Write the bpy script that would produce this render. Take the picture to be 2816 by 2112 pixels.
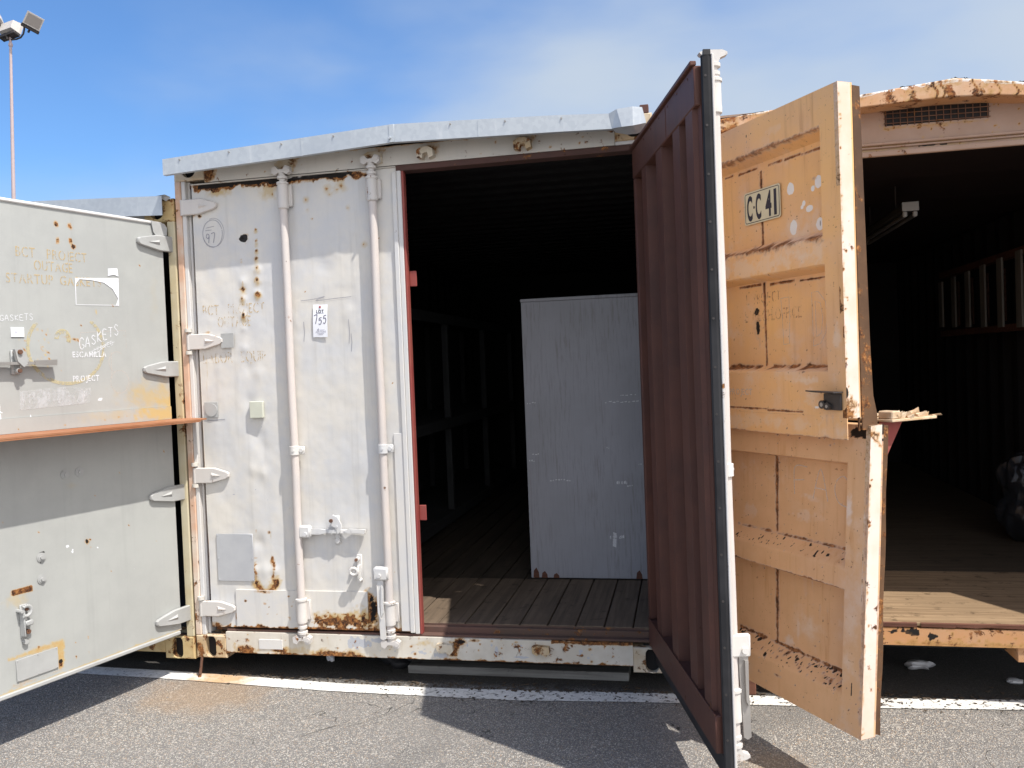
import bpy, bmesh, math, random
import numpy as np
from mathutils import Vector, Matrix

for o in list(bpy.data.objects): bpy.data.objects.remove(o)
SC = bpy.context.scene
COL = SC.collection
random.seed(7)
G = 0.10                       # the containers stand 10 cm above the asphalt (z = 0)

# ------------------------------------------------------------------ camera, sky, sun
cam_d = bpy.data.cameras.new('camera'); cam = bpy.data.objects.new('camera', cam_d); COL.objects.link(cam)
SC.camera = cam
cam_d.sensor_width = 36; cam_d.lens = 2306.1/2816*36; cam_d.clip_start = .05; cam_d.clip_end = 800
def cam_axes(yaw, pitch, roll):
    f = Vector((-math.sin(yaw)*math.cos(pitch), math.cos(yaw)*math.cos(pitch), -math.sin(pitch)))
    r = Vector((math.cos(yaw), math.sin(yaw), 0)); u = r.cross(f)
    c, s = math.cos(roll), math.sin(roll)
    return c*r+s*u, -s*r+c*u, f
_r, _u, _f = cam_axes(.2027, .0238, -.0391)
cam.matrix_world = Matrix(((_r.x, _u.x, -_f.x, 1.324), (_r.y, _u.y, -_f.y, -3.9194), (_r.z, _u.z, -_f.z, 1.4664+G), (0, 0, 0, 1)))

SUN = Vector((.434, -.246, .867)).normalized()
sun_d = bpy.data.lights.new('sun', 'SUN'); sun = bpy.data.objects.new('sun', sun_d); COL.objects.link(sun)
sun_d.energy = 3.1; sun_d.angle = math.radians(.5); sun_d.color = (1, .955, .88)
sun.rotation_euler = SUN.to_track_quat('Z', 'Y').to_euler(); sun.location = (6, -4, 12)

W = bpy.data.worlds.new('World'); SC.world = W; W.use_nodes = True
wn, wl = W.node_tree.nodes, W.node_tree.links
wn.clear()
def wnode(t, **k):
    n = wn.new(t)
    for a, b in k.items(): setattr(n, a, b)
    return n
sky = wnode('ShaderNodeTexSky', sky_type='NISHITA', sun_disc=False)
sky.sun_elevation = math.radians(60.1); sky.sun_rotation = math.atan2(.434, -.246)
sky.air_density = 1.0; sky.dust_density = .6; sky.ozone_density = 2.5
SKY_STRENGTH = .085
bg = wnode('ShaderNodeBackground'); bg.inputs['Strength'].default_value = SKY_STRENGTH
wo = wnode('ShaderNodeOutputWorld')
tc = wnode('ShaderNodeTexCoord')
mp = wnode('ShaderNodeMapping'); mp.inputs['Scale'].default_value = (1, 1, 2.3); mp.inputs['Location'].default_value = (2.7, 1.9, .4)
wl.new(tc.outputs['Generated'], mp.inputs['Vector'])
nz = wnode('ShaderNodeTexNoise'); nz.inputs['Scale'].default_value = 2.6; nz.inputs['Detail'].default_value = 5; nz.inputs['Roughness'].default_value = .45; nz.inputs['Distortion'].default_value = .2
wl.new(mp.outputs['Vector'], nz.inputs['Vector'])
sx = wnode('ShaderNodeSeparateXYZ'); wl.new(tc.outputs['Generated'], sx.inputs['Vector'])
def wmath(op, a, b=None, clamp=False):
    n = wnode('ShaderNodeMath', operation=op); n.use_clamp = clamp
    for i, v in enumerate((a, b)):
        if v is None: continue
        if isinstance(v, (int, float)): n.inputs[i].default_value = v
        else: wl.new(v, n.inputs[i])
    return n.outputs[0]
# thin veil of cloud: thicker towards +x and low down, broken up by noise on the left
veil = wmath('ADD', wmath('MULTIPLY', sx.outputs['X'], 1.05), wmath('MULTIPLY', sx.outputs['Z'], -2.5))
veil = wmath('ADD', veil, wmath('MULTIPLY', nz.outputs['Fac'], 2.2))
veil = wmath('ADD', veil, wmath('MULTIPLY_ADD', sx.outputs['Y'], -.55) if False else wmath('MULTIPLY', sx.outputs['Y'], -.50))
veil = wmath('ADD', veil, .88)
mr = wnode('ShaderNodeMapRange', interpolation_type='SMOOTHSTEP'); mr.inputs['From Min'].default_value = -.02; mr.inputs['From Max'].default_value = 1.22; mr.inputs['To Max'].default_value = .93
wl.new(veil, mr.inputs['Value'])
mixw = wnode('ShaderNodeMix', data_type='RGBA')
tint = wnode('ShaderNodeMix', data_type='RGBA', blend_type='MULTIPLY'); tint.inputs['Factor'].default_value = 1
wl.new(sky.outputs['Color'], tint.inputs[6]); tint.inputs[7].default_value = (.72, .99, 1.26, 1)
wl.new(mr.outputs['Result'], mixw.inputs['Factor']); wl.new(tint.outputs[2], mixw.inputs[6])
dotn = wnode('ShaderNodeVectorMath', operation='DOT_PRODUCT'); wl.new(tc.outputs['Generated'], dotn.inputs[0]); dotn.inputs[1].default_value = tuple(SUN)
aur = wmath('MULTIPLY', wmath('POWER', wmath('MAXIMUM', dotn.outputs['Value'], 0), 3.0), 1.3)
doth = wnode('ShaderNodeVectorMath', operation='DOT_PRODUCT'); wl.new(tc.outputs['Generated'], doth.inputs[0]); doth.inputs[1].default_value = (.87, -.49, 0)
side = wmath('MULTIPLY', wmath('MAXIMUM', doth.outputs['Value'], 0), 1.5)      # the hazy half of the sky, behind and right of the camera
glow = wnode('ShaderNodeVectorMath', operation='SCALE'); glow.inputs[0].default_value = (4.7, 4.3, 3.95); wl.new(wmath('ADD', aur, side), glow.inputs['Scale'])
cl = wnode('ShaderNodeVectorMath', operation='ADD'); cl.inputs[0].default_value = (3.75, 4.3, 5.0); wl.new(glow.outputs['Vector'], cl.inputs[1])
wl.new(cl.outputs['Vector'], mixw.inputs[7])
wl.new(mixw.outputs[2], bg.inputs['Color']); wl.new(bg.outputs['Background'], wo.inputs['Surface'])

SC.view_settings.view_transform = 'Standard'; SC.view_settings.look = 'None'
SC.view_settings.exposure = .88; SC.view_settings.gamma = 1
SC.cycles.max_bounces = 8; SC.cycles.diffuse_bounces = 5; SC.cycles.sample_clamp_indirect = 4

# ------------------------------------------------------------------ numpy noise
def vnoise(x, y, seed=0):
    x = np.asarray(x, float); y = np.asarray(y, float)
    xi = np.floor(x).astype(np.int64); yi = np.floor(y).astype(np.int64)
    xf = x-xi; yf = y-yi
    def h(a, b):
        n = (a*374761393 + b*668265263 + seed*1442695041) & 0x7fffffff
        n = ((n ^ (n >> 13))*1274126177) & 0x7fffffff
        return ((n ^ (n >> 16)) & 0xffff)/65535.0
    u = xf*xf*(3-2*xf); v = yf*yf*(3-2*yf)
    return (h(xi, yi)*(1-u)+h(xi+1, yi)*u)*(1-v) + (h(xi, yi+1)*(1-u)+h(xi+1, yi+1)*u)*v
def fbm(x, y, seed=0, oct=4):
    s = 0; a = .5; t = 0
    for i in range(oct):
        s = s+a*vnoise(x*2**i, y*2**i, seed+i*17); t += a; a *= .5
    return s/t
class Mask:
    """painted amounts of rust / stain / chip / dark over a panel's (u, z) grid"""
    def __init__(s, U, Z):
        s.U, s.Z = U, Z
        s.a = {k: np.zeros_like(U) for k in ('rust', 'stain', 'chip', 'dark')}
        s.n1 = fbm(U*22, Z*22, 3, 4)-.5; s.n2 = fbm(U*90, Z*90, 5, 3)-.5; s.n3 = fbm(U*40, Z*3, 9, 3)-.5
    def blob(s, k, u, z, ru, rz, amt=1, rag=.8):
        d = np.sqrt(((s.U-u)/ru)**2+((s.Z-z)/rz)**2)
        s.a[k] = np.maximum(s.a[k], amt*np.clip(1.25-d+s.n1*rag*1.6+s.n2*rag, 0, 1))
    def streak(s, k, u, ztop, length, w, amt=.7):
        t = (ztop-s.Z)/length
        du = np.abs(s.U-u-.004*np.sin(s.Z*30))/w
        s.a[k] = np.maximum(s.a[k], amt*np.clip(1-du, 0, 1)*np.clip(1-t, 0, 1)*(t > 0)*(.7+.9*s.n1))
    def band(s, k, u0, u1, z0, z1, amt=1, soft=.02, rag=1.):
        d = np.maximum.reduce([u0-s.U, s.U-u1, z0-s.Z, s.Z-z1])
        s.a[k] = np.maximum(s.a[k], amt*np.clip(.5-d/soft+s.n1*rag*2+s.n2*rag, 0, 1))
    def specks(s, k, u0, u1, z0, z1, n, r=.006, amt=1, seed=1):
        rr = random.Random(seed)
        for _ in range(n):
            q = r*rr.uniform(.4, 1.5)
            s.blob(k, rr.uniform(u0, u1), rr.uniform(z0, z1), q*rr.uniform(.7, 1.3), q*rr.uniform(.7, 1.3), amt*rr.uniform(.6, 1), .5)

# ------------------------------------------------------------------ mesh builder
ORG = {}
FRAME = None      # optional placement (scale and shift) of a whole container drawn in its own coordinates
class MB:
    def __init__(s): s.v = []; s.f = []; s.sm = []; s.att = None; s.uv = None
    def add(s, vs, fs, smooth=False):
        b = len(s.v); s.v += [tuple(p) for p in vs]
        s.f += [tuple(b+i for i in q) for q in fs]; s.sm += [smooth]*len(fs); return s
    def box(s, x0, x1, y0, y1, z0, z1, bev=.0025):
        x0, x1 = sorted((x0, x1)); y0, y1 = sorted((y0, y1)); z0, z1 = sorted((z0, z1))
        b = min(bev, .3*min(x1-x0, y1-y0, z1-z0))
        bm = bmesh.new()
        r = bmesh.ops.create_cube(bm, size=1)
        for v in bm.verts: v.co = Vector(((x0+x1)/2+v.co.x*(x1-x0), (y0+y1)/2+v.co.y*(y1-y0), (z0+z1)/2+v.co.z*(z1-z0)))
        if b > 1e-5: bmesh.ops.bevel(bm, geom=list(bm.edges), offset=b, segments=1, affect='EDGES', profile=.7)
        return s.bm(bm)
    def bm(s, bm, smooth=False):
        bm.verts.index_update()
        s.add([v.co[:] for v in bm.verts], [[v.index for v in f.verts] for f in bm.faces], smooth); bm.free(); return s
    def cyl(s, p, q, r, n=16, r2=None, caps=True, smooth=True):
        p = Vector(p); q = Vector(q); r2 = r if r2 is None else r2
        a = (q-p).normalized(); e = a.orthogonal().normalized(); g = a.cross(e)
        vs = []
        for k in range(n):
            t = 2*math.pi*k/n; d = e*math.cos(t)+g*math.sin(t); vs += [p+d*r, q+d*r2]
        s.add(vs, [(2*k, 2*((k+1) % n), 2*((k+1) % n)+1, 2*k+1) for k in range(n)], smooth)
        if caps:
            b = len(s.v)-2*n
            s.f += [tuple(b+2*k for k in range(n))[::-1], tuple(b+2*k+1 for k in range(n))]; s.sm += [False, False]
        return s
    def tube(s, pts, r, n=10):
        pts = [Vector(p) for p in pts]; vs = []; m = len(pts)
        for i, p in enumerate(pts):
            t = (pts[min(i+1, m-1)]-pts[max(i-1, 0)]).normalized()
            e = t.cross(Vector((.13, .2, .97))).normalized(); g = t.cross(e)
            rr = r[i] if isinstance(r, (list, tuple)) else r
            vs += [p+(e*math.cos(2*math.pi*k/n)+g*math.sin(2*math.pi*k/n))*rr for k in range(n)]
        fs = [(i*n+k, i*n+(k+1) % n, (i+1)*n+(k+1) % n, (i+1)*n+k) for i in range(m-1) for k in range(n)]
        s.add(vs, fs, True); s.add(vs[:n], [tuple(range(n))[::-1]]); s.add(vs[-n:], [tuple(range(n))]); return s
    def lathe(s, cx, cy, prof, n=16):
        """prof: (radius, z) pairs about a vertical axis"""
        vs = []
        for r, z in prof: vs += [(cx+r*math.cos(2*math.pi*k/n), cy+r*math.sin(2*math.pi*k/n), z) for k in range(n)]
        fs = [(i*n+k, i*n+(k+1) % n, (i+1)*n+(k+1) % n, (i+1)*n+k) for i in range(len(prof)-1) for k in range(n)]
        s.add(vs, fs, True); s.add(vs[:n], [tuple(range(n))[::-1]]); s.add(vs[-n:], [tuple(range(n))]); return s
    def prism(s, poly, fn, h0, h1):
        """poly in (a, b); fn(a, b, h) -> xyz; extruded from h0 to h1"""
        n = len(poly)
        vs = [fn(a, b, h0) for a, b in poly]+[fn(a, b, h1) for a, b in poly]
        s.add(vs, [tuple(range(n))[::-1], tuple(range(n, 2*n))]+[(k, (k+1) % n, n+(k+1) % n, n+k) for k in range(n)]); return s
    def sheet(s, P, Q):
        """strip of quads between two equal point lists"""
        n = len(P); s.add(list(P)+list(Q), [(i, i+1, n+i+1, n+i) for i in range(n-1)]); return s
    def build(s, name, mat, parent=None, T=None, recalc=True):
        org = ORG.get(parent.name, Vector((0, 0, 0))) if parent else Vector((0, 0, 0))
        vs = [(T(*p) if T else p) for p in s.v]
        if FRAME: vs = [FRAME(p) for p in vs]
        vs = [(p[0]-org[0], p[1]-org[1], p[2]+G-org[2]) for p in vs]
        me = bpy.data.meshes.new(name); me.from_pydata(vs, [], s.f)
        me.polygons.foreach_set('use_smooth', s.sm)
        if s.att:
            for k, a in s.att.items():
                at = me.attributes.new(k, 'FLOAT', 'POINT'); at.data.foreach_set('value', np.asarray(a, np.float32))
        if s.uv is not None:
            l = me.uv_layers.new(name='UVMap'); li = np.empty(len(me.loops), np.int32); me.loops.foreach_get('vertex_index', li)
            l.data.foreach_set('uv', np.asarray(s.uv, np.float32)[li].ravel())
        if recalc:
            bm = bmesh.new(); bm.from_mesh(me); bmesh.ops.recalc_face_normals(bm, faces=bm.faces); bm.to_mesh(me); bm.free()
        if any(s.sm): me.set_sharp_from_angle(angle=math.radians(38))
        me.update(); me.materials.append(mat)
        o = bpy.data.objects.new(name, me); COL.objects.link(o)
        if parent: o.parent = parent; ORG[o.name] = org
        return o
def root(name, loc, label, cat, group=None):
    o = bpy.data.objects.new(name, None); COL.objects.link(o); o.empty_display_size = .2
    if FRAME: q = FRAME((loc[0], loc[1], loc[2]-G)); loc = (q[0], q[1], q[2]+G)
    o.location = loc; ORG[o.name] = Vector(loc); o['label'] = label; o['category'] = cat
    if group: o['group'] = group
    return o
def tag(o, label, cat, group=None, kind=None):
    o['label'] = label; o['category'] = cat
    if group: o['group'] = group
    if kind: o['kind'] = kind
    return o
def struct(o): o['kind'] = 'structure'; return o

def panel(u0, u1, z0, z1, step, w=lambda U, Z: 0*U, thick=.03, paint=None, side=1):
    """dense front sheet with dents and painted masks, closed by its edges and a back; coordinates (u, w, z)"""
    nu = max(2, int((u1-u0)/step)); nz_ = max(2, int((z1-z0)/step))
    us = np.linspace(u0, u1, nu+1); zs = np.linspace(z0, z1, nz_+1)
    U, Z = np.meshgrid(us, zs)
    Wd = w(U, Z)
    m = MB(); vs = np.stack([U.ravel(), Wd.ravel(), Z.ravel()], 1)
    idx = np.arange((nu+1)*(nz_+1)).reshape(nz_+1, nu+1)
    fs = np.stack([idx[:-1, :-1].ravel(), idx[:-1, 1:].ravel(), idx[1:, 1:].ravel(), idx[1:, :-1].ravel()], 1)
    m.add(vs.tolist(), fs.tolist(), True)
    k = Mask(U, Z)
    if paint: paint(k)
    att = {n: a.ravel().tolist() for n, a in k.a.items()}
    border = list(idx[0, :])+list(idx[1:, -1])+list(idx[-1, -2::-1])+list(idx[-2:0, 0])
    b = len(m.v)
    bv = [(m.v[i][0], Wd.min()-thick*side if side > 0 else Wd.max()+thick, m.v[i][2]) for i in border]
    # a duplicate front loop keeps the edge crisp
    fv = [m.v[i] for i in border]; n = len(border)
    m.add(fv+bv, [(i, (i+1) % n, n+(i+1) % n, n+i) for i in range(n)], False)
    m.add(bv, [tuple(range(n))], False)
    ext = border*2+border
    for q in att: att[q] = att[q]+[att[q][i] for i in ext]
    m.att = att
    return m

# ------------------------------------------------------------------ materials
def nodes(name):
    m = bpy.data.materials.new(name); m.use_nodes = True
    return m, m.node_tree.nodes, m.node_tree.links, m.node_tree.nodes['Principled BSDF']
class NT:
    def __init__(s, name):
        s.m, s.n, s.l, s.b = nodes(name)
        s.tc = s.n.new('ShaderNodeTexCoord').outputs['Object']
    def link(s, a, b): s.l.new(a, b)
    def put(s, sock, v):
        if isinstance(v, (int, float)): sock.default_value = v
        elif isinstance(v, tuple): sock.default_value = v if len(v) == 4 else (*v, 1)
        else: s.l.new(v, sock)
    def noise(s, scale, detail=4, rough=.55, vec=None, mapscale=None, dist=0):
        n = s.n.new('ShaderNodeTexNoise'); n.inputs['Scale'].default_value = scale; n.inputs['Detail'].default_value = detail; n.inputs['Roughness'].default_value = rough; n.inputs['Distortion'].default_value = dist
        v = vec or s.tc
        if mapscale:
            mp = s.n.new('ShaderNodeMapping'); mp.inputs['Scale'].default_value = mapscale; s.l.new(v, mp.inputs['Vector']); v = mp.outputs['Vector']
        s.l.new(v, n.inputs['Vector']); return n.outputs['Fac']
    def math(s, op, a, b=0, clamp=False):
        n = s.n.new('ShaderNodeMath'); n.operation = op; n.use_clamp = clamp; s.put(n.inputs[0], a); s.put(n.inputs[1], b); return n.outputs[0]
    def ramp(s, v, lo, hi, a=0, b=1):
        n = s.n.new('ShaderNodeMapRange'); n.interpolation_type = 'SMOOTHSTEP'; s.put(n.inputs['Value'], v)
        for k, q in (('From Min', lo), ('From Max', hi), ('To Min', a), ('To Max', b)): n.inputs[k].default_value = q
        return n.outputs['Result']
    def mix(s, f, a, b, blend='MIX'):
        n = s.n.new('ShaderNodeMix'); n.data_type = 'RGBA'; n.blend_type = blend; s.put(n.inputs['Factor'], f); s.put(n.inputs[6], a); s.put(n.inputs[7], b); return n.outputs[2]
    def attr(s, name):
        n = s.n.new('ShaderNodeAttribute'); n.attribute_name = name; return n.outputs['Fac']
    def bump(s, h, strength=.3, dist=.002):
        n = s.n.new('ShaderNodeBump'); n.inputs['Strength'].default_value = strength; n.inputs['Distance'].default_value = dist; s.put(n.inputs['Height'], h); s.l.new(n.outputs['Normal'], s.b.inputs['Normal'])
def dim(c, k): return tuple(x*k for x in c)
def paint(name, col, col2=None, rust=0., rough=.55, streak=.12, detail=False, stain=(.52, .36, .13), chip=(.42, .42, .47), rustc=(.20, .075, .022), rustd=(.035, .014, .009), rusth=(.42, .19, .06), soft=0., spec=.35, metal=0., speck=.0, bump=.25):
    t = NT(name); col2 = col2 or dim(col, .86)
    big = t.noise(2.1, 5, .6); mid = t.noise(11, 4, .6); fine = t.noise(120, 3, .65); st = t.noise(1., 5, .6, mapscale=(26, 26, 1.3))
    c = t.mix(t.ramp(t.math('ADD', big, t.math('MULTIPLY', t.math('SUBTRACT', mid, .5), .5)), .33, .68), col, col2)
    c = t.mix(t.ramp(st, .5, .78, 0, streak), c, dim(col, .55))
    c = t.mix(t.ramp(fine, .60, .74, 0, .14), c, dim(col, .6))
    if soft:
        drip = t.noise(1., 6, .68, mapscale=(34, 34, 1.7)); cloud = t.noise(4.2, 5, .62)
        c = t.mix(t.math('MULTIPLY', t.ramp(drip, .50, .74, 0, .75), t.ramp(t.noise(2.6, 3), .42, .66)), c, (.50, .235, .075))
        c = t.mix(t.math('MULTIPLY', t.ramp(cloud, .52, .74, 0, .65), t.ramp(t.noise(1.9, 2), .40, .60)), c, (.74, .62, .53))
        c = t.mix(t.ramp(t.noise(75, 3, .6), .665, .71, 0, .8), c, (.22, .085, .03))
        c = t.mix(t.ramp(t.noise(1.3, 3), .5, .72, 0, .5), c, (.58, .36, .25))
    rmask = 0
    if rust > 0:
        sp = t.noise(17, 6, .68, dist=.3)
        lo = .745-.33*rust
        rmask = t.ramp(t.math('ADD', sp, t.math('MULTIPLY', t.math('SUBTRACT', big, .5), .5)), lo, lo+.07)
    if detail:
        sn = t.math('ADD', t.attr('stain'), t.math('MULTIPLY', t.math('SUBTRACT', mid, .5), .35))
        c = t.mix(t.ramp(sn, .15, .95, 0, .85), c, stain)
        ch = t.math('ADD', t.attr('chip'), t.math('MULTIPLY', t.math('SUBTRACT', t.noise(45, 4, .7), .5), .5))
        c = t.mix(t.ramp(ch, .46, .56), c, chip)
        ra = t.math('ADD', t.math('MULTIPLY', t.attr('rust'), 1.4) if soft >= 1 else t.attr('rust'), t.math('ADD', t.math('MULTIPLY', t.math('SUBTRACT', t.noise(70, 5, .75), .5), .75), t.math('MULTIPLY', t.math('SUBTRACT', mid, .5), .25)))
        halo = t.ramp(ra, .16-.1*soft, .62, 0, .8)
        c = t.mix(halo, c, t.mix(t.noise(30, 3), dim(rusth, 1.1), dim(stain, .9)))
        ra = t.ramp(ra, .5-.10*soft, .66+.42*soft)
        rmask = t.math('MAXIMUM', ra, rmask) if rust > 0 else ra
    if rust > 0 or detail:
        rc = t.mix(t.ramp(t.noise(38, 5, .7), .35, .62), rustd, t.mix(t.ramp(t.noise(90, 3, .6), .4, .66), rustc, rusth))
        if rust > 0 and not detail:
            pass
        c = t.mix(rmask, c, rc)
        t.put(t.b.inputs['Roughness'], t.math('MULTIPLY_ADD', rmask, .9-rough) if False else t.ramp(rmask, 0, 1, rough, .9))
        if metal: t.put(t.b.inputs['Metallic'], t.ramp(rmask, 0, 1, metal, 0))
    else:
        t.b.inputs['Roughness'].default_value = rough
        t.b.inputs['Metallic'].default_value = metal
    if detail:
        c = t.mix(t.ramp(t.math('ADD', t.attr('dark'), t.math('MULTIPLY', t.math('SUBTRACT', mid, .5), .3)), .45, .6), c, (.012, .009, .008))
    t.put(t.b.inputs['Base Color'], c)
    t.b.inputs['Specular IOR Level'].default_value = spec
    h = t.math('ADD', t.math('MULTIPLY', fine, .5), t.math('MULTIPLY', mid, .8))
    if rust > 0 or detail: h = t.math('ADD', h, t.math('MULTIPLY', rmask, t.math('MULTIPLY', t.noise(160, 3), 1.5)))
    t.bump(h, bump, .002)
    return t.m

WHITE = (.66, .635, .60); WHITE2 = (.60, .60, .605)
M = {}
M['white'] = paint('white_paint', WHITE, WHITE2, rust=.06, rough=.5)
M['rod'] = paint('rod_paint', (.63, .565, .525), (.57, .53, .51), rust=.20, rough=.5, streak=.2)
M['white_hw'] = paint('white_hardware_paint', (.63, .59, .555), (.57, .55, .53), rust=.36, rough=.5)
M['white_d'] = paint('white_door_paint', (.655, .625, .575), (.575, .575, .58), rough=.5, detail=True, streak=.26)
M['white_r'] = paint('rusty_white_paint', (.62, .58, .52), (.56, .54, .50), rust=.42, rough=.6, detail=True)
M['sill'] = paint('chipped_white_paint', (.66, .62, .55), (.55, .50, .42), rust=.42, rough=.6, detail=True, chip=(.46, .47, .50))
M['post'] = paint('rust_washed_paint', (.60, .37, .25), (.66, .57, .48), rust=.42, rough=.65)
M['cast'] = paint('rusty_casting_paint', (.62, .56, .46), (.50, .36, .20), rust=.60, rough=.75)
M['castY'] = paint('yellow_rusty_casting', (.56, .45, .24), (.42, .26, .10), rust=.66, rough=.75)
M['gray'] = paint('gray_door_paint', (.400, .408, .394), (.365, .372, .362), rough=.5, detail=True, streak=.16, chip=(.74, .75, .80), stain=(.52, .37, .13))
M['gray_hw'] = paint('gray_hardware', (.42, .425, .42), rust=.08, rough=.5)
M['postL'] = paint('cream_post_paint', (.55, .50, .36), (.50, .42, .26), rust=.42, rough=.7)
M['maroon'] = paint('maroon_primer', (.124, .052, .037), (.090, .041, .032), rust=.22, rough=.55, spec=.3, streak=.45, rustc=(.12, .05, .025), rusth=(.20, .09, .05))
M['dusty_d'] = paint('dark_dusty_red_steel', (.10, .05, .042), (.08, .045, .038), rust=.45, rough=.8)
M['dusty'] = paint('dusty_red_steel', (.13, .07, .055), (.10, .065, .05), rust=.4, rough=.8)
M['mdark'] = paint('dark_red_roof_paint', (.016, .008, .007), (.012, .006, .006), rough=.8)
M['maroon_b'] = paint('red_jamb_paint', (.27, .055, .05), (.30, .085, .065), rust=.12, rough=.5)
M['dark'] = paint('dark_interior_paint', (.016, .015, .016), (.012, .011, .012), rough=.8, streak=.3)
M['ochre'] = paint('ochre_paint', (.84, .49, .20), (.78, .465, .235), rough=.5, detail=True, streak=.10, chip=(.80, .78, .76), stain=(.76, .62, .50), rustc=(.26, .10, .035), rustd=(.10, .04, .018), rusth=(.50, .22, .075), soft=1.)
M['ochre_l'] = paint('faded_ochre_paint', (.73, .445, .25), (.67, .40, .215), rough=.5, detail=True, streak=.10, chip=(.62, .60, .58), stain=(.72, .62, .56), rustc=(.24, .10, .04), rustd=(.09, .038, .018), rusth=(.46, .21, .085), soft=1.)
M['ochre_f'] = paint('ochre_frame_paint', (.66, .38, .17), (.60, .34, .16), rust=.10, rough=.5, detail=True, streak=.08, stain=(.70, .58, .50))
M['ochre_r'] = paint('rusted_ochre_paint', (.56, .29, .13), (.54, .34, .21), rust=.55, rough=.7, detail=True, soft=.6, rustc=(.24, .09, .035))
M['edge'] = paint('faded_edge_paint', (.70, .52, .40), (.74, .62, .55), rust=.30, rough=.55, detail=True)
M['brown'] = paint('brown_rubber_flange', (.075, .038, .020), (.13, .068, .033), rust=.62, rough=.8)
M['pinkish'] = paint('faded_header_paint', (.42, .29, .22), (.38, .25, .18), rust=.36, rough=.6, detail=True)
M['fasc_o'] = paint('peeling_orange_fascia', (.58, .31, .15), (.62, .42, .28), rust=.66, rough=.7, detail=True, soft=.2, rustc=(.26, .09, .03), chip=(.75, .72, .70))
M['ledge'] = paint('rusted_ledge', (.30, .12, .055), (.36, .17, .09), rust=.2, rough=.8, rustc=(.22, .075, .03))
M['rubber'] = paint('black_rubber', (.016, .016, .018), (.032, .032, .035), rough=.5, spec=.2)
M['steel'] = paint('worn_steel', (.42, .40, .38), rust=.25, rough=.45, metal=.5)
M['dsteel'] = paint('dark_steel', (.07, .062, .06), rust=.15, rough=.45, metal=.3)
M['bolt'] = paint('rusty_bolt', (.20, .11, .07), (.12, .06, .04), rust=.5, rough=.75)
M['plate'] = paint('aluminium_plate', (.52, .53, .55), (.46, .47, .50), rough=.42, metal=.25, streak=.05)
M['cream'] = paint('cream_plastic', (.63, .64, .54), rough=.4, streak=.02)
M['paper'] = paint('white_paper', (.84, .85, .90), (.82, .83, .88), rough=.6, streak=.02, bump=.05)
M['ink'] = paint('black_ink', (.03, .03, .05), rough=.6)
M['inkp'] = paint('purple_marker', (.05, .04, .10), rough=.6)
M['inkg'] = paint('grey_print', (.42, .42, .50), rough=.6)
M['redpin'] = paint('red_pin', (.42, .10, .10), rough=.4)
M['plast'] = None
def galv():
    t = NT('galvanised_sheet')
    v = t.n.new('ShaderNodeTexVoronoi'); v.inputs['Scale'].default_value = 55; t.link(t.tc, v.inputs['Vector'])
    c = t.mix(t.ramp(v.outputs['Color'], .2, .8), (.475, .51, .545), (.52, .555, .585))
    c = t.mix(t.ramp(t.noise(3, 5, .6), .45, .75, 0, .6), c, (.40, .44, .49))
    c = t.mix(t.ramp(t.noise(1, 4, .6, mapscale=(30, 30, 4)), .55, .8, 0, .35), c, (.75, .76, .76))
    t.put(t.b.inputs['Base Color'], c); t.b.inputs['Metallic'].default_value = .35; t.b.inputs['Roughness'].default_value = .48
    t.bump(t.noise(40, 3), .12, .002); return t.m
M['galv'] = galv()
def wood(name, col, col2, grain_axis='y', plank=None, rough=.8, scale=1., dirt=.0):
    t = NT(name)
    ms = {'y': (40, 1.6, 40), 'z': (40, 40, 1.6), 'x': (1.6, 40, 40)}[grain_axis]
    g = t.noise(scale, 6, .65, mapscale=ms, dist=.25); b = t.noise(3, 4)
    c = t.mix(t.ramp(g, .35, .68), col, col2)
    c = t.mix(t.ramp(b, .35, .7, 0, .5), c, dim(col, .6))
    if dirt: c = t.mix(t.ramp(t.noise(14, 5, .7), .55, .72, 0, dirt), c, dim(col2, .35))
    t.put(t.b.inputs['Base Color'], c); t.b.inputs['Roughness'].default_value = rough; t.b.inputs['Specular IOR Level'].default_value = .25
    t.bump(g, .35, .002); return t.m
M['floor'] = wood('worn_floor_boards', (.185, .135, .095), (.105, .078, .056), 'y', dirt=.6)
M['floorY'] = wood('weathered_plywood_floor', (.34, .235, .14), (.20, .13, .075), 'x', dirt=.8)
def plywood():
    t = NT('painted_plywood')
    g = t.noise(1., 6, .7, mapscale=(75, 75, 5.5)); b = t.noise(2.3, 4); f = t.noise(55, 4, .7)
    c = t.mix(t.ramp(b, .35, .7), (.335, .337, .37), (.30, .302, .325))
    c = t.mix(t.math('MULTIPLY', t.ramp(g, .47, .66, 0, .45), t.ramp(t.noise(1.6, 3, mapscale=(4, 4, 1)), .36, .58, .12, 1)), c, (.17, .155, .135))
    c = t.mix(t.ramp(f, .62, .75, 0, .25), c, (.20, .19, .18))
    t.put(t.b.inputs['Base Color'], c); t.b.inputs['Roughness'].default_value = .65; t.b.inputs['Specular IOR Level'].default_value = .25
    t.bump(g, .15, .001); return t.m
M['ply'] = plywood()
M['floorI'] = wood('shaded_floor_boards', (.075, .058, .042), (.045, .036, .028), 'y', dirt=.6)  # darker copy of the front boards, interior shade put into the colour
M['floorD'] = wood('shaded_plywood_floor', (.10, .075, .05), (.06, .045, .032), 'x', dirt=.6)  # plywood floor again, darkened to paint in the shade further back
M['shelfw'] = wood('grey_painted_timber', (.055, .058, .06), (.042, .044, .046), 'z')
M['slat'] = wood('pale_bare_slat', (.22, .21, .19), (.16, .15, .135), 'z')
M['board'] = wood('grey_weathered_board', (.25, .245, .235), (.12, .115, .11), 'x', dirt=.6)
M['block'] = wood('red_brown_block', (.16, .07, .045), (.09, .04, .03), 'x')
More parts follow.
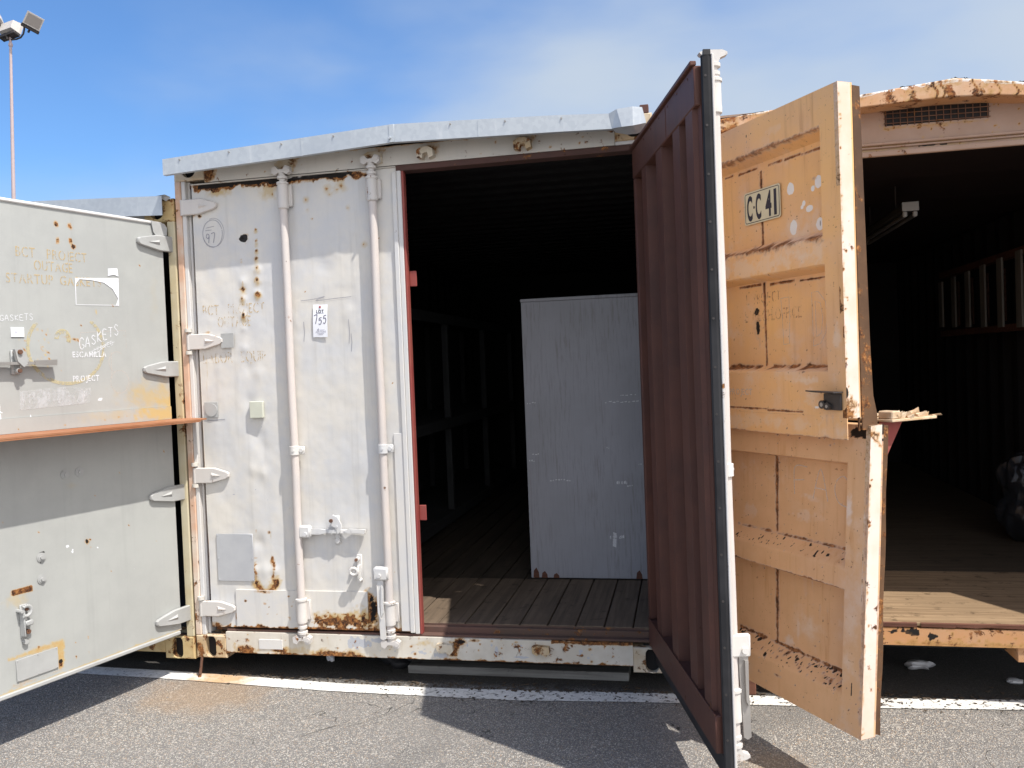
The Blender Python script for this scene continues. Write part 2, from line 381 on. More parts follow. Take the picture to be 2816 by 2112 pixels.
M['torn'] = wood('torn_laminate', (.70, .56, .40), (.55, .36, .2), 'x', dirt=.3)
def decal(name, col, amount, scale=24, stencil=True, tint=None):
    """thin paint on a panel: worn through by noise, stencil bridges from the letter's own UV"""
    t = NT(name); m = t.m
    t.b.inputs['Base Color'].default_value = (*col, 1); t.b.inputs['Roughness'].default_value = .6
    if tint: t.put(t.b.inputs['Base Color'], t.mix(t.noise(15), col, tint))
    a = t.ramp(t.math('ADD', t.noise(scale*2.6, 4, .7), t.math('MULTIPLY', t.noise(7, 3), .22)), .88-amount*.8, 1.05-amount*.8)
    a = t.math('MULTIPLY', a, min(1, amount+.15))
    if stencil:
        uv = t.n.new('ShaderNodeUVMap'); sp = t.n.new('ShaderNodeSeparateXYZ'); t.link(uv.outputs['UV'], sp.inputs['Vector'])
        a = t.math('MULTIPLY', a, t.math('GREATER_THAN', t.math('ABSOLUTE', t.math('SUBTRACT', sp.outputs['X'], .5)), .075))
    tr = t.n.new('ShaderNodeBsdfTransparent'); mx = t.n.new('ShaderNodeMixShader')
    t.put(mx.inputs[0], a); t.link(tr.outputs[0], mx.inputs[1]); t.link(t.b.outputs[0], mx.inputs[2])
    t.link(mx.outputs[0], t.n['Material Output'].inputs['Surface']); return m
M['st_ochre'] = decal('faded_ochre_stencil', (.58, .42, .21), .45)
M['st_orange'] = decal('ochre_stencil', (.58, .43, .22), .52)
M['st_white'] = decal('white_stencil', (.78, .79, .82), .66)
M['st_brown'] = decal('faded_brown_stencil', (.36, .17, .08), .42)
M['chalk'] = decal('chalk_line', (.80, .81, .84), .62, 60, False)
M['chalk_f'] = decal('faint_chalk_line', (.72, .62, .55), .55, 60, False)
M['pencil'] = decal('pencil_line', (.25, .25, .30), .85, 60, False)
M['smear'] = decal('smeared_white_paint', (.62, .63, .66), .50, 12, False)
def smear():
    t = NT('smeared_white_paint'); t.b.inputs['Base Color'].default_value = (.70, .71, .73, 1); t.b.inputs['Roughness'].default_value = .6
    tr = t.n.new('ShaderNodeBsdfTransparent'); mx = t.n.new('ShaderNodeMixShader')
    t.put(mx.inputs[0], t.ramp(t.math('ADD', t.noise(16, 4, .6), t.math('MULTIPLY', t.noise(70, 3), .3)), .45, .85, .0, .5)); t.link(tr.outputs[0], mx.inputs[1]); t.link(t.b.outputs[0], mx.inputs[2])
    t.link(mx.outputs[0], t.n['Material Output'].inputs['Surface']); return t.m
M['smear'] = smear()
M['ring'] = decal('ochre_ring_stain', (.58, .50, .30), .5, 18, False)

# asphalt
def asphalt():
    t = NT('old_asphalt')
    v = t.n.new('ShaderNodeTexVoronoi'); v.inputs['Scale'].default_value = 175; t.link(t.tc, v.inputs['Vector'])
    v2 = t.n.new('ShaderNodeTexVoronoi'); v2.inputs['Scale'].default_value = 75; t.link(t.tc, v2.inputs['Vector'])
    sep = t.n.new('ShaderNodeSeparateColor'); t.link(v.outputs['Color'], sep.inputs['Color'])
    stone = t.mix(t.ramp(sep.outputs[0], .05, .95), (.225, .213, .20), (.53, .48, .415))
    stone = t.mix(t.math('GREATER_THAN', sep.outputs[1], .86), stone, (.68, .64, .57))
    stone = t.mix(t.math('GREATER_THAN', sep.outputs[2], .93), stone, (.44, .32, .22))
    gap = t.ramp(v.outputs['Distance'], .28, .62)
    c = t.mix(gap, stone, (.165, .156, .148))
    sep2 = t.n.new('ShaderNodeSeparateColor'); t.link(v2.outputs['Color'], sep2.inputs['Color'])
    c = t.mix(t.math('MULTIPLY', t.math('GREATER_THAN', sep2.outputs[0], .84), t.ramp(v2.outputs['Distance'], .5, .3)), c, t.mix(sep2.outputs[1], (.56, .51, .45), (.28, .26, .25)))
    c = t.mix(t.ramp(t.noise(1.1, 5, .6), .35, .72, 0, .4), c, (.23, .217, .203))
    oil = t.ramp(t.noise(.9, 3, .5, dist=.6), .60, .72, 0, .38); c = t.mix(oil, c, (.13, .125, .12))
    seam = t.math('ABSOLUTE', t.math('SUBTRACT', t.noise(1.7, 3, .5, dist=1.2), .5)); c = t.mix(t.math('MULTIPLY', t.ramp(seam, .0035, .001), t.ramp(t.noise(1.1, 2), .5, .6)), c, (.06, .056, .05))
    # shade under and just before the containers, painted into the dirty ground's colour
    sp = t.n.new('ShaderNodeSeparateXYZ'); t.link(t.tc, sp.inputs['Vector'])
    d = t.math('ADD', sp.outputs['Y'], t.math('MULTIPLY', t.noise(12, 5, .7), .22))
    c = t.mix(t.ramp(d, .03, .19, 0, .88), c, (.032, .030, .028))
    # rust run-off below the steel bar and the corner casting
    cx = t.math('MULTIPLY', t.math('ADD', sp.outputs['X'], 1.05), 1/.42); cy = t.math('MULTIPLY', t.math('ADD', sp.outputs['Y'], .22), 1/.30)
    rr = t.math('SQRT', t.math('ADD', t.math('MULTIPLY', cx, cx), t.math('MULTIPLY', cy, cy)))
    rr = t.math('ADD', rr, t.math('MULTIPLY', t.math('SUBTRACT', t.noise(7, 5), .5), 1.1))
    c = t.mix(t.ramp(rr, .35, 1.1, .42, 0), c, (.34, .215, .11))
    cx = t.math('MULTIPLY', t.math('SUBTRACT', sp.outputs['X'], 1.62), 1/.2); cy = t.math('MULTIPLY', t.math('ADD', sp.outputs['Y'], .62), 1/.2)
    rr = t.math('ADD', t.math('SQRT', t.math('ADD', t.math('MULTIPLY', cx, cx), t.math('MULTIPLY', cy, cy))), t.math('MULTIPLY', t.noise(9, 5), .9))
    c = t.mix(t.ramp(rr, .5, 1.4, .4, 0), c, (.36, .24, .13))
    t.put(t.b.inputs['Base Color'], c); t.b.inputs['Roughness'].default_value = .85; t.b.inputs['Specular IOR Level'].default_value = .3
    t.bump(t.math('ADD', t.math('MULTIPLY', v.outputs['Distance'], -1.), t.math('MULTIPLY', t.noise(20, 3), .6)), .75, .006)
    return t.m
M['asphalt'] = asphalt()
def linepaint():
    t = NT('worn_line_paint')
    sp = t.n.new('ShaderNodeSeparateXYZ'); t.link(t.tc, sp.inputs['Vector'])
    c = t.mix(t.ramp(t.noise(30, 5, .7), .3, .7), (.78, .77, .74), (.62, .60, .56))
    cx = t.math('MULTIPLY', t.math('ADD', sp.outputs['X'], 1.07), 1/.17)
    r = t.math('ADD', t.math('ABSOLUTE', cx), t.math('MULTIPLY', t.math('SUBTRACT', t.noise(16, 5), .5), 2.2))
    c = t.mix(t.ramp(r, .15, 1.5, .8, 0), c, (.50, .27, .09))
    c = t.mix(t.ramp(t.noise(55, 5, .75), .57, .63, 0, .85), c, (.19, .18, .17))
    c = t.mix(t.math('MULTIPLY', t.ramp(sp.outputs['X'], -.6, .9, 0, 1), t.ramp(t.noise(28, 5, .7), .565, .60)), c, (.06, .05, .045))
    t.put(t.b.inputs['Base Color'], c); t.b.inputs['Roughness'].default_value = .8
    t.bump(t.noise(140, 3), .5, .003); return t.m
M['line'] = linepaint()
def plastic_bag():
    t = NT('grubby_clear_plastic'); t.b.inputs['Base Color'].default_value = (.022, .023, .027, 1); t.b.inputs['Roughness'].default_value = .25
    t.b.inputs['Alpha'].default_value = .75; t.bump(t.noise(20, 4), .6, .01); return t.m
M['plast'] = plastic_bag()
def glassy():
    t = NT('lamp_glass'); t.b.inputs['Base Color'].default_value = (.30, .27, .25, 1); t.b.inputs['Roughness'].default_value = .25; return t.m
M['glass'] = glassy()

# ------------------------------------------------------------------ lettering
FONT_H = None
def letter_mesh(ch, bold):
    cu = bpy.data.curves.new('glyph', 'FONT'); cu.body = ch; cu.offset = bold; cu.resolution_u = 5
    o = bpy.data.objects.new('glyph', cu); COL.objects.link(o)
    dg = bpy.context.evaluated_depsgraph_get()
    me = bpy.data.meshes.new_from_object(o.evaluated_get(dg))
    v = [tuple(p.co) for p in me.vertices]; f = [tuple(p.vertices) for p in me.polygons]
    bpy.data.objects.remove(o); bpy.data.curves.remove(cu); bpy.data.meshes.remove(me)
    return v, f
BRIDGE = set('OQCGUDABPR0986')
GL = {}
def text(s, u0, u1, zbase, h, name, mat, parent, T, w, bold=.015, gap=.22, rot=0., wfun=None, space=.55, dz=0.):
    """letters filling u0..u1 (u1 < u0 where u runs leftwards for the viewer), each its own glyph, stencil bridge in UV"""
    L = []; x = 0
    for ch in s:
        if ch == ' ': x += space; continue
        if (ch, bold) not in GL: GL[(ch, bold)] = letter_mesh(ch, bold)
        v, f = GL[(ch, bold)]
        xs = [p[0] for p in v]; a, b = min(xs), max(xs)
        L.append((x, a, b, v, f, ch)); x += (b-a)+gap*.6
    tot = x-gap*.6
    m = MB(); uv = []
    for x, a, b, v, f, ch in L:
        pts = []
        for p in v:
            q = (x+p[0]-a)/tot
            u = u0+(u1-u0)*q; z = zbase+p[1]/.70*h+dz*q
            pts.append((u, (wfun(u, z) if wfun else 0)+w, z))
            uv.append(((p[0]-a)/(b-a+1e-6) if ch in BRIDGE else 2., 0))
        m.add(pts, f)
    m.uv = uv
    return m.build(name, mat, parent, T, recalc=False)
STROKES = {
 'G': [[(.95, .8), (.6, 1), (.2, .8), (.05, .4), (.25, .05), (.7, .02), (.95, .3), (.55, .38)]],
 'A': [[(0, 0), (.45, 1), (.9, 0)], [(.15, .38), (.78, .36)]], 'S': [[(.85, .85), (.45, 1), (.15, .75), (.5, .52), (.85, .28), (.5, 0), (.08, .15)]],
 'K': [[(.1, 1), (.1, 0)], [(.85, 1), (.12, .45), (.9, 0)]], 'E': [[(.85, 1), (.1, .98), (.1, 0), (.88, .02)], [(.1, .5), (.7, .52)]],
 'T': [[(0, .97), (.95, 1)], [(.5, 1), (.45, 0)]], 'F': [[(.9, 1), (.1, .95), (.1, 0)], [(.1, .5), (.7, .55)]], 'C': [[(.8, .85), (.5, 1), (.15, .8), (.05, .4), (.3, .0), (.75, -.12), (1.05, -.15)]],
 '9': [[(.8, .7), (.5, .5), (.15, .7), (.4, 1), (.8, .85), (.75, .4), (.65, 0)]], '7': [[(.05, .95), (.9, 1), (.5, 0)]], '1': [[(.5, 1), (.5, 0)]],
 '5': [[(.95, 1), (.35, .92), (.25, .62), (.7, .68), (.88, .4), (.6, .05), (.1, .12)]], 'R': [[(.1, 0), (.1, 1), (.7, .9), (.65, .55), (.12, .5), (.8, 0)]], 'H': [[(.1, 1), (.1, 0)], [(.85, 1), (.85, 0)], [(.1, .5), (.85, .5)]],
 'D': [[(.1, 0), (.1, 1), (.6, .9), (.9, .5), (.6, .08), (.1, 0)]], '#': [[(.3, 1), (.2, 0)], [(.75, 1), (.65, 0)], [(0, .68), (.95, .68)], [(0, .32), (.95, .32)]],
 'B': [[(.1, 0), (.1, 1), (.7, .9), (.6, .55), (.1, .5), (.85, .35), (.75, .05), (.1, 0)]]}
def smooth_line(p, n=5):
    if len(p) < 3: return p
    q = []
    P = [p[0]]+list(p)+[p[-1]]
    for i in range(1, len(P)-2):
        a, b, c, d = P[i-1], P[i], P[i+1], P[i+2]
        for k in range(n):
            t = k/n
            q.append(tuple(.5*((2*b[j])+(c[j]-a[j])*t+(2*a[j]-5*b[j]+4*c[j]-d[j])*t*t+(3*b[j]-a[j]-3*c[j]+d[j])*t**3) for j in range(2)))
    return q+[p[-1]]
def ribbon(m, pts, width, w, wfun=None):
    """flat brush line through (u, z) points lying on a panel"""
    n = len(pts); P = []; Q = []
    for i in range(n):
        a = pts[max(i-1, 0)]; b = pts[min(i+1, n-1)]
        d = Vector((b[0]-a[0], b[1]-a[1])); d = d.normalized() if d.length > 0 else Vector((1, 0))
        nx, nzz = -d.y*width/2, d.x*width/2
        for lst, s in ((P, 1), (Q, -1)):
            u, z = pts[i][0]+s*nx, pts[i][1]+s*nzz
            lst.append((u, (wfun(u, z) if wfun else 0)+w, z))
    m.sheet(P, Q)
def script(s, u0, u1, z0, h, width, name, mat, parent, T, w, dz=0., wfun=None, seed=3):
    rr = random.Random(seed); m = MB(); n = len(s); du = (u1-u0)/n
    for i, ch in enumerate(s):
        if ch == ' ': continue
        k = h*rr.uniform(.85, 1.1); bz = z0+dz*i/n+rr.uniform(-.06, .06)*h
        for st in STROKES[ch]:
            ribbon(m, [(u0+du*(i+.08)+a*du*.8, bz+b*k) for a, b in smooth_line(st)], width, w, wfun)
    return m.build(name, mat, parent, T, recalc=False)
def ring(m, cu, cz, ru, rz, width, w, a0=0, a1=2*math.pi, n=40, wfun=None):
    ribbon(m, [(cu+ru*math.cos(a0+(a1-a0)*k/n), cz+rz*math.sin(a0+(a1-a0)*k/n)) for k in range(n+1)], width, w, wfun)

# ------------------------------------------------------------------ ground
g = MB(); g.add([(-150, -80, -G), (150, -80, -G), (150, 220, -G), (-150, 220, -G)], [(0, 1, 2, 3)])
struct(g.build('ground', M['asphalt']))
ln = MB()
near = [(-3.6, .02), (-2.4, -.02), (-1.40, -.058), (-.42, -.128), (.06, -.137), (.50, -.143), (1.13, -.10), (2.16, -.055), (2.70, -.012), (4.2, .08)]
far = [(x+.01*math.sin(i), y+(.105, .105, .105, .10, .10, .12, .105, .108, .108, .108)[i]) for i, (x, y) in enumerate(near)]
def dens(p, n=30):
    q = []
    for a, b in zip(p[:-1], p[1:]):
        for k in range(n): t = k/n; q.append((a[0]+(b[0]-a[0])*t, a[1]+(b[1]-a[1])*t+random.uniform(-.002, .002)))
    return q+[p[-1]]
ln.sheet([(x, y, -G+.004) for x, y in dens(near)], [(x, y, -G+.004) for x, y in dens(far)])
struct(ln.build('parking_line', M['line']))

# ------------------------------------------------------------------ shared container pieces
def casting(m, x0, x1, y0, y1, z0, z1, hole=(.031, .058), hx=None):
    """corner casting with an oval hole in its front (low y) face"""
    cx = (x0+x1)/2 if hx is None else hx; cz = (z0+z1)/2; n = 32
    def oval(t):
        c, s = math.cos(t), math.sin(t)
        return (cx+hole[0]*c, cz+(hole[1]-hole[0])*(1 if s > 0 else -1)*(abs(s) > 1e-6)+hole[0]*s)
    inner = [oval(2*math.pi*(k+.5)/n) for k in range(n)]
    outer = []
    for k in range(n):
        t = 2*math.pi*(k+.5)/n; c, s = math.cos(t), math.sin(t)
        e = min((x1-cx if c > 0 else cx-x0)/max(abs(c), 1e-6), ((z1-z0)/2)/max(abs(s), 1e-6)); e = e
        outer.append([cx+c*e, cz+s*e])
    for cxn, czn in ((x0, z0), (x0, z1), (x1, z0), (x1, z1)):
        k = min(range(n), key=lambda i: (outer[i][0]-cxn)**2+(outer[i][1]-czn)**2); outer[k] = [cxn, czn]
    ch = .006
    fo = [(cx+(a-cx)*(1-ch/.08), y0, cz+(b-cz)*(1-ch/.06)) for a, b in outer]; so = [(a, y0+ch, b) for a, b in outer]; bo = [(a, y1, b) for a, b in outer]
    fi = [(a, y0, b) for a, b in inner]; ii = [(a, y0+.035, b) for a, b in inner]
    vs = fo+so+bo+fi+ii
    F = []
    for k in range(n):
        j = (k+1) % n
        F += [(k, j, 3*n+j, 3*n+k), (k, n+k, n+j, j), (n+k, 2*n+k, 2*n+j, n+j), (3*n+k, 3*n+j, 4*n+j, 4*n+k)]
    F += [tuple(range(2*n, 3*n))]
    m.add(vs, F)
    m.hole = [(a, y0+.036, b) for a, b in [(cx-hole[0]-.01, cz-hole[1]-.01), (cx+hole[0]+.01, cz-hole[1]-.01), (cx+hole[0]+.01, cz+hole[1]+.01), (cx-hole[0]-.01, cz+hole[1]+.01)]]
    return m
def put_casting(parent, mat, *a, **k):
    m = casting(MB(), *a, **k); o = m.build('corner_casting', mat, parent)
    h = MB(); h.add(m.hole, [(0, 1, 2, 3)]); h.build('casting_shade_plate', M['dark'], o)  # dark plate across the hole, standing in for the shade inside it
    return o
def hinge_blade(T, u_tip, u_flat, u_pin, z, h, mat, parent, name='hinge', t=.011, w0=.0):
    """pointed hinge strap: flat by the pin, tapering to a blunt tip, a pressed rib on the taper; u_tip side is on the leaf"""
    s = 1 if u_tip > u_flat else -1
    m = MB()
    hh = h/2
    pl = [(u_pin, -hh), (u_flat, -hh), (u_tip-s*.012, -hh*.42), (u_tip, -hh*.15), (u_tip, hh*.25), (u_tip-s*.012, hh*.45), (u_flat+s*.02, hh*.98), (u_flat-s*.01, hh), (u_pin, hh)]
    n = len(pl)
    ins = []
    cu = sum(p[0] for p in pl)/n
    for a, b in pl: ins.append((a+(cu-a)*.05, b*.90))
    m.add([(a, w0, z+b) for a, b in pl]+[(a, w0+t*.7, z+b) for a, b in pl]+[(a, w0+t, z+b) for a, b in ins],
          [(k, (k+1) % n, n+(k+1) % n, n+k) for k in range(n)]+[(n+k, n+(k+1) % n, 2*n+(k+1) % n, 2*n+k) for k in range(n)]+[tuple(range(2*n, 3*n)), tuple(range(n))[::-1]])
    # rib
    L = u_tip-u_flat
    m.add([(u_flat+L*.02, w0+t*.9, z+hh*.45), (u_flat+L*.02, w0+t*.9, z-hh*.35), (u_flat+L*.62, w0+t*.9, z-hh*.02), (u_flat+L*.10, w0+t+.008, z+hh*.05), (u_flat+L*.45, w0+t+.004, z+0)],
          [(0, 1, 3), (1, 2, 4, 3), (2, 0, 3, 4)])
    m.cyl((u_pin, w0+t*.3, z-hh), (u_pin, w0+t*.3, z+hh), .013, 14)
    return m.build(name, mat, parent, T)
def ident(x, y, z): return (x, y, z)
def frontT(y0): return lambda u, w, z: (u, y0-w, z)

def rod_fittings(parent, T, u, w, z0, z1, top_br, bot_br, mid, mat, kcoll=None, side=1, turned=False):
    """lock rod with its bearing brackets, end collars and cam ends; T maps (u, w, z)"""
    r = .0195
    m = MB(); n_ = 14; m.tube([(u+.0012*math.sin(i*1.3+u*9), w+.001*math.sin(i*.9), z0+.07+(z1-z0-.14)*i/n_) for i in range(n_+1)], r, 20)
    rod = m.build('lock_rod', M['rod'], parent, T)
    for (a, b) in (top_br, bot_br):
        m = MB(); m.lathe(u, w, [(r+.002, a-.004), (r+.007, a), (r+.0075, a+.02), (r+.006, a+.03), (r+.006, b-.012), (r+.010, b-.01), (r+.010, b), (r+.003, b+.004)], 18)
        m.box(u-.04, u+.04, w-.028, w-.012, a+.01, b-.01)
        m.build('rod_bracket', M['white_hw'], parent, T)
    def cam(z, s):
        m = MB()
        m.lathe(u, w, sorted([(r*.9, z-s*.075), (r+.004, z-s*.070), (r+.004, z-s*.058), (r*.8, z-s*.054), (r*.8, z-s*.045), (r+.006, z-s*.042), (r+.006, z-s*.03), (r*.9, z-s*.026), (r*.9, z-s*.0)], key=lambda q: q[1]), 16)
        P = [(-.046, .0), (-.050, -.006), (-.03, -.014), (.03, -.014), (.046, -.006), (.046, .002), (.022, .012), (.013, .03), (-.013, .03), (-.022, .012)] if turned else [(-.048, .012), (-.046, -.014), (-.026, -.022), (-.012, -.004), (.012, -.004), (.026, -.024), (.047, -.016), (.050, .010), (.032, .022), (.014, .012), (-.014, .012), (-.03, .022)]
        m.prism([(u+a, z+s*(-b-.002)) for a, b in P], (lambda a, b, h: (u+h-w, w+a-u, b)) if turned else (lambda a, b, h: (a, h, b)), w-.010, w+.020)
        if not turned: m.cyl((u+.034, w+.012, z+.002), (u+.034, w+.024, z+.002), .011, 10)
        m.build('cam_end', M['white_hw'], parent, T)
    cam(z1, 1); cam(z0, -1)
    if mid:
        m = MB(); a, b = mid
        m.lathe(u, w, [(r+.001, a), (r+.006, a+.001), (r+.006, b-.001), (r+.001, b)], 18)
        m.box(u, u+side*.052, w-.012, w-.002, a+.002, b-.002, .006); m.cyl((u+side*.036, w-.004, (a+b)/2), (u+side*.036, w+.006, (a+b)/2), .0105, 8)
        m.cyl((u+side*.004, w+r, (a+b)/2), (u+side*.004, w+r+.008, (a+b)/2), .006, 8)
        m.build('rod_clamp', mat, parent, T)
    return rod

# =================================================================== MAIN WHITE CONTAINER
MC = root('shipping_container', (0, 0, G), 'white shipping container with one leaf shut and its maroon inside leaf swung open', 'container')
DOORY = .012
m = MB(); m.box(-1.219, 1.219, .18, 6.0, -.0+.005, .13); m.build('floor_frame', M['dark'], MC)
for x0, x1, hx in ((-1.219, -1.046, -1.1345), (1.046, 1.219, 1.1345)):
    put_casting(MC, M['cast'], x0, x1, -.002, .176, 0, .118, hx=hx)
    put_casting(MC, M['cast'], x0, x1, -.002, .176, 2.473, 2.591, hx=hx, hole=(.040, .045))
# posts: outer rust washed corner, paler inner strip
for s in (-1, 1):
    m = MB(); m.box(s*1.219, s*1.186, 0, .16, .118, 2.473, .004); p = m.build('corner_post', M['post'], MC)
    m = MB(); m.box(s*1.1855, s*1.163, .006, .10, .118, 2.473, .003); m.box(s*1.1625, s*1.150, .03, .10, .118, 2.473, .003); m.build('post_strip', M['white'], p)
# side walls, roof and end (corrugated where they can be seen from inside)
def corrugated(m, length0, length1, fn, z0, z1, pitch=.278, depth=.036):
    y = length0; pts = []
    while y < length1:
        pts += [(y, 0), (y+.07, 0), (y+.07+.068, depth), (y+.07+.068+.072, depth)]; y += pitch
    pts.append((min(y, length1), 0))
    m.sheet([fn(a, d, z0) for a, d in pts], [fn(a, d, z1) for a, d in pts])
for s in (-1, 1):
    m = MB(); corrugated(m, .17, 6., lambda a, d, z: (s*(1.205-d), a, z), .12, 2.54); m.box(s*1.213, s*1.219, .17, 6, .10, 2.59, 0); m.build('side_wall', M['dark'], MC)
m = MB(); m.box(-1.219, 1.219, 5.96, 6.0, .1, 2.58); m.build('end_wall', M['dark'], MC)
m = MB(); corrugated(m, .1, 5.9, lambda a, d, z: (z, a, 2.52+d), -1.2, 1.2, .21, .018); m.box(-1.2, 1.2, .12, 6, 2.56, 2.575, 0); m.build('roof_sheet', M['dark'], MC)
# header and sill
def hdr_paint(k):
    k.band('rust', -1.05, 1.05, 2.546, 2.56, .6, .008, 1); k.specks('rust', -1, 1, 2.45, 2.54, 26, .006, .9, 5)
    for u in (-.585, -.135, .145, .619): k.blob('rust', u+.02, 2.52, .05, .035, .62, 1.)
    k.band('dark', -.2, .9, 2.546, 2.56, .5, .006, 1)
    k.blob('rust', -1.03, 2.50, .05, .05, .9)
m = panel(-1.046, 1.046, 2.457, 2.551, .008, thick=.05, paint=hdr_paint); hd = m.build('header_beam', M['white_r'], MC, frontT(0))
m = MB(); m.box(-.02, 1.155, .004, .075, 2.428, 2.4565); m.box(-1.15, 1.155, .03, .11, 2.435, 2.4565); m.build('header_lip', M['dusty_d'], hd)
m = MB(); m.box(1.048, 1.163, -.001, .06, 2.4565, 2.4725); m.build('header_end_plate', M['white'], hd)
m = MB(); m.box(-1.04, 1.04, .085, .12, 2.457, 2.60); m.build('header_backing', M['dark'], hd)
for x in (.145, .619):
    m = MB(); m.prism([(x-.04, 2.472), (x-.016, 2.466), (x-.010, 2.492), (x+.012, 2.496), (x+.018, 2.466), (x+.042, 2.476), (x+.038, 2.510), (x+.014, 2.522), (x-.018, 2.522), (x-.042, 2.508)], lambda a, b, h: (a, h, b), -.045, .002)
    m.build('cam_keeper', M['cast'], hd)
for x in (-.605, -.135):
    m = MB(); m.prism([(x-.045, 2.47), (x+.052, 2.47), (x+.052, 2.515), (x+.03, 2.53), (x-.02, 2.53), (x-.045, 2.515)], lambda a, b, h: (a, h, b), -.012, .002)
    m.build('cam_keeper', M['cast'], hd)
def sill_paint(k):
    k.band('rust', -1.05, 1.05, .026, .034, .9, .01, 1.2); k.blob('rust', -.93, .05, .07, .03, .85); k.blob('rust', -.76, .05, .06, .02, .8); k.blob('rust', -.45, .04, .13, .022, .9)
    k.blob('chip', -.30, .10, .10, .03, 1, 1); k.blob('chip', -.22, .115, .05, .02, .9); k.blob('chip', .02, .06, .07, .025, .9, 1.2); k.blob('chip', .10, .05, .05, .02, .9, 1); k.blob('chip', .39, .085, .012, .03, 1, .5); k.blob('chip', .52, .055, .05, .008, .9, .6)
    k.blob('rust', .20, .115, .05, .03, .95); k.blob('rust', .17, .09, .04, .04, .8); k.blob('dark', .215, .12, .035, .018, .7); k.blob('stain', .02, .11, .07, .03, .9, 1); k.blob('rust', .28, .13, .05, .012, .8)
    k.band('stain', -1, -.2, .03, .06, .6, .03, 1.4); k.specks('rust', -1, 1, .035, .135, 60, .007, .9, 8); k.specks('chip', -.4, .9, .04, .13, 24, .011, .95, 9)
    k.streak('rust', -.72, .135, .10, .008, .8); k.streak('rust', -.48, .13, .1, .01, .8); k.streak('rust', .73, .13, .1, .006, .6); k.streak('dark', .82, .13, .1, .01, .7); k.streak('dark', .74, .12, .09, .008, .5)
    k.band('rust', .66, 1.05, .126, .14, .8, .006, .7)
m = panel(-1.046, 1.046, .030, .138, .006, w=lambda U, Z: .0012*(fbm(U*9, Z*12, 4)-.5)*2, thick=.06, paint=sill_paint); sl = m.build('sill_beam', M['sill'], MC, frontT(0))
m = MB(); m.box(-1.046, 1.13, .012, .05, .1385, .150); m.box(-1.13, 1.14, .0505, .075, .13, .178); m.build('sill_lip', M['dusty'], sl)
for x, z in ((.611, .095), (.137, .092)):
    m = MB(); m.prism([(x-.04, z-.01), (x-.02, z-.022), (x+.0, z-.012), (x+.025, z-.028), (x+.042, z-.01), (x+.04, z+.02), (x+.01, z+.022), (x-.02, z+.026), (x-.042, z+.02)], lambda a, b, h: (a, h, b), -.028, .002); m.build('cam_keeper', M['cast'], sl)
for x0, x1, z0, z1 in ((-.86, -.73, .055, .105),):
    m = MB(); m.box(x0, x1, -.0035, .001, z0, z1, .001); m.build('patch_plate', M['white'], sl)
# floor boards
m = MB(); x = -1.19; xs = [.632+.138*k for k in range(-14, 5)]
for a in xs:
    if a < -1.2 or a > 1.18: continue
    m.box(max(a+.003, -1.19), min(a+.135, 1.19), .076, .932, .15, .19+random.uniform(-.001, .001), .003)
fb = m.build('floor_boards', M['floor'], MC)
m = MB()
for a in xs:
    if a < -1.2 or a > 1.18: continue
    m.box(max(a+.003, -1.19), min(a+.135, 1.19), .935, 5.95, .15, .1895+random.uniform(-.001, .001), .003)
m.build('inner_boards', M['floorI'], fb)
m = MB(); m.box(-1.1, 1.1, .0755, .077, .13, .186, 0); m.build('floor_edge', M['dusty'], MC)

# gabled weather roof with its galvanised drip edge
FP = [(-1.196, 2.479, 2.555), (-.9, 2.492, 2.570), (-.5, 2.508, 2.590), (-.2, 2.5225, 2.604), (.012, 2.533, 2.614), (.4, 2.520, 2.598), (.8, 2.508, 2.580), (1.05, 2.498, 2.563)]
def strip(m, pts, y0, y1):
    P = [(x, y0, a) for x, a, b in pts]; Q = [(x, y0, b) for x, a, b in pts]
    P2 = [(x, y1, a) for x, a, b in pts]; Q2 = [(x, y1, b) for x, a, b in pts]
    m.sheet(P, Q); m.sheet(Q, Q2); m.sheet(Q2, P2); m.sheet(P2, P)
    for E in ((P[0], Q[0], Q2[0], P2[0]), (P[-1], Q[-1], Q2[-1], P2[-1])): m.add(E, [(0, 1, 2, 3)])
m = MB(); strip(m, [(x, b-.004, b+.0) for x, a, b in FP]+[(1.19, 2.545, 2.549)], -.1235, 6.05)
rc = m.build('weather_roof', M['galv'], MC)
m = MB(); strip(m, [(x, a, b+.003) for x, a, b in FP[:5]], -.126, -.122); strip(m, [(x, a+.0, a+.0025) for x, a, b in FP[:5]], -.1219, -.10); m.build('drip_edge', M['galv'], rc)
m = MB(); strip(m, [(x, a, b+.003) for x, a, b in FP[4:]], -.1275, -.1235); strip(m, [(x, a+.0, a+.0025) for x, a, b in FP[4:]], -.1233, -.10); m.build('drip_edge', M['galv'], rc)
m = MB()    # crumpled end of the drip edge, bent outwards so that the sun catches it
A_ = [(1.045, -.128, 2.500), (1.09, -.150, 2.497), (1.14, -.155, 2.497), (1.198, -.15, 2.505)]
B_ = [(1.035, -.129, 2.567), (1.07, -.141, 2.580), (1.14, -.146, 2.583), (1.182, -.142, 2.577)]
C_ = [(1.06, -.10, 2.487), (1.11, -.09, 2.476), (1.15, -.09, 2.476), (1.18, -.09, 2.482)]
m.sheet(A_, B_); m.sheet(A_, C_); m.sheet(B_, [(a+.003, b+.05, c-.01) for a, b, c in B_]); m.add([A_[-1], B_[-1], (1.185, -.068, 2.57), C_[-1]], [(0, 1, 2, 3)]); m.build('bent_end', M['galv'], rc, recalc=False)
m = MB(); m.box(-.0, .026, -.1295, -.1278, 2.533, 2.616, .0008); m.cyl((.004, -.130, 2.553), (.004, -.142, 2.553), .007, 10); m.build('joint_strap', M['galv'], rc)
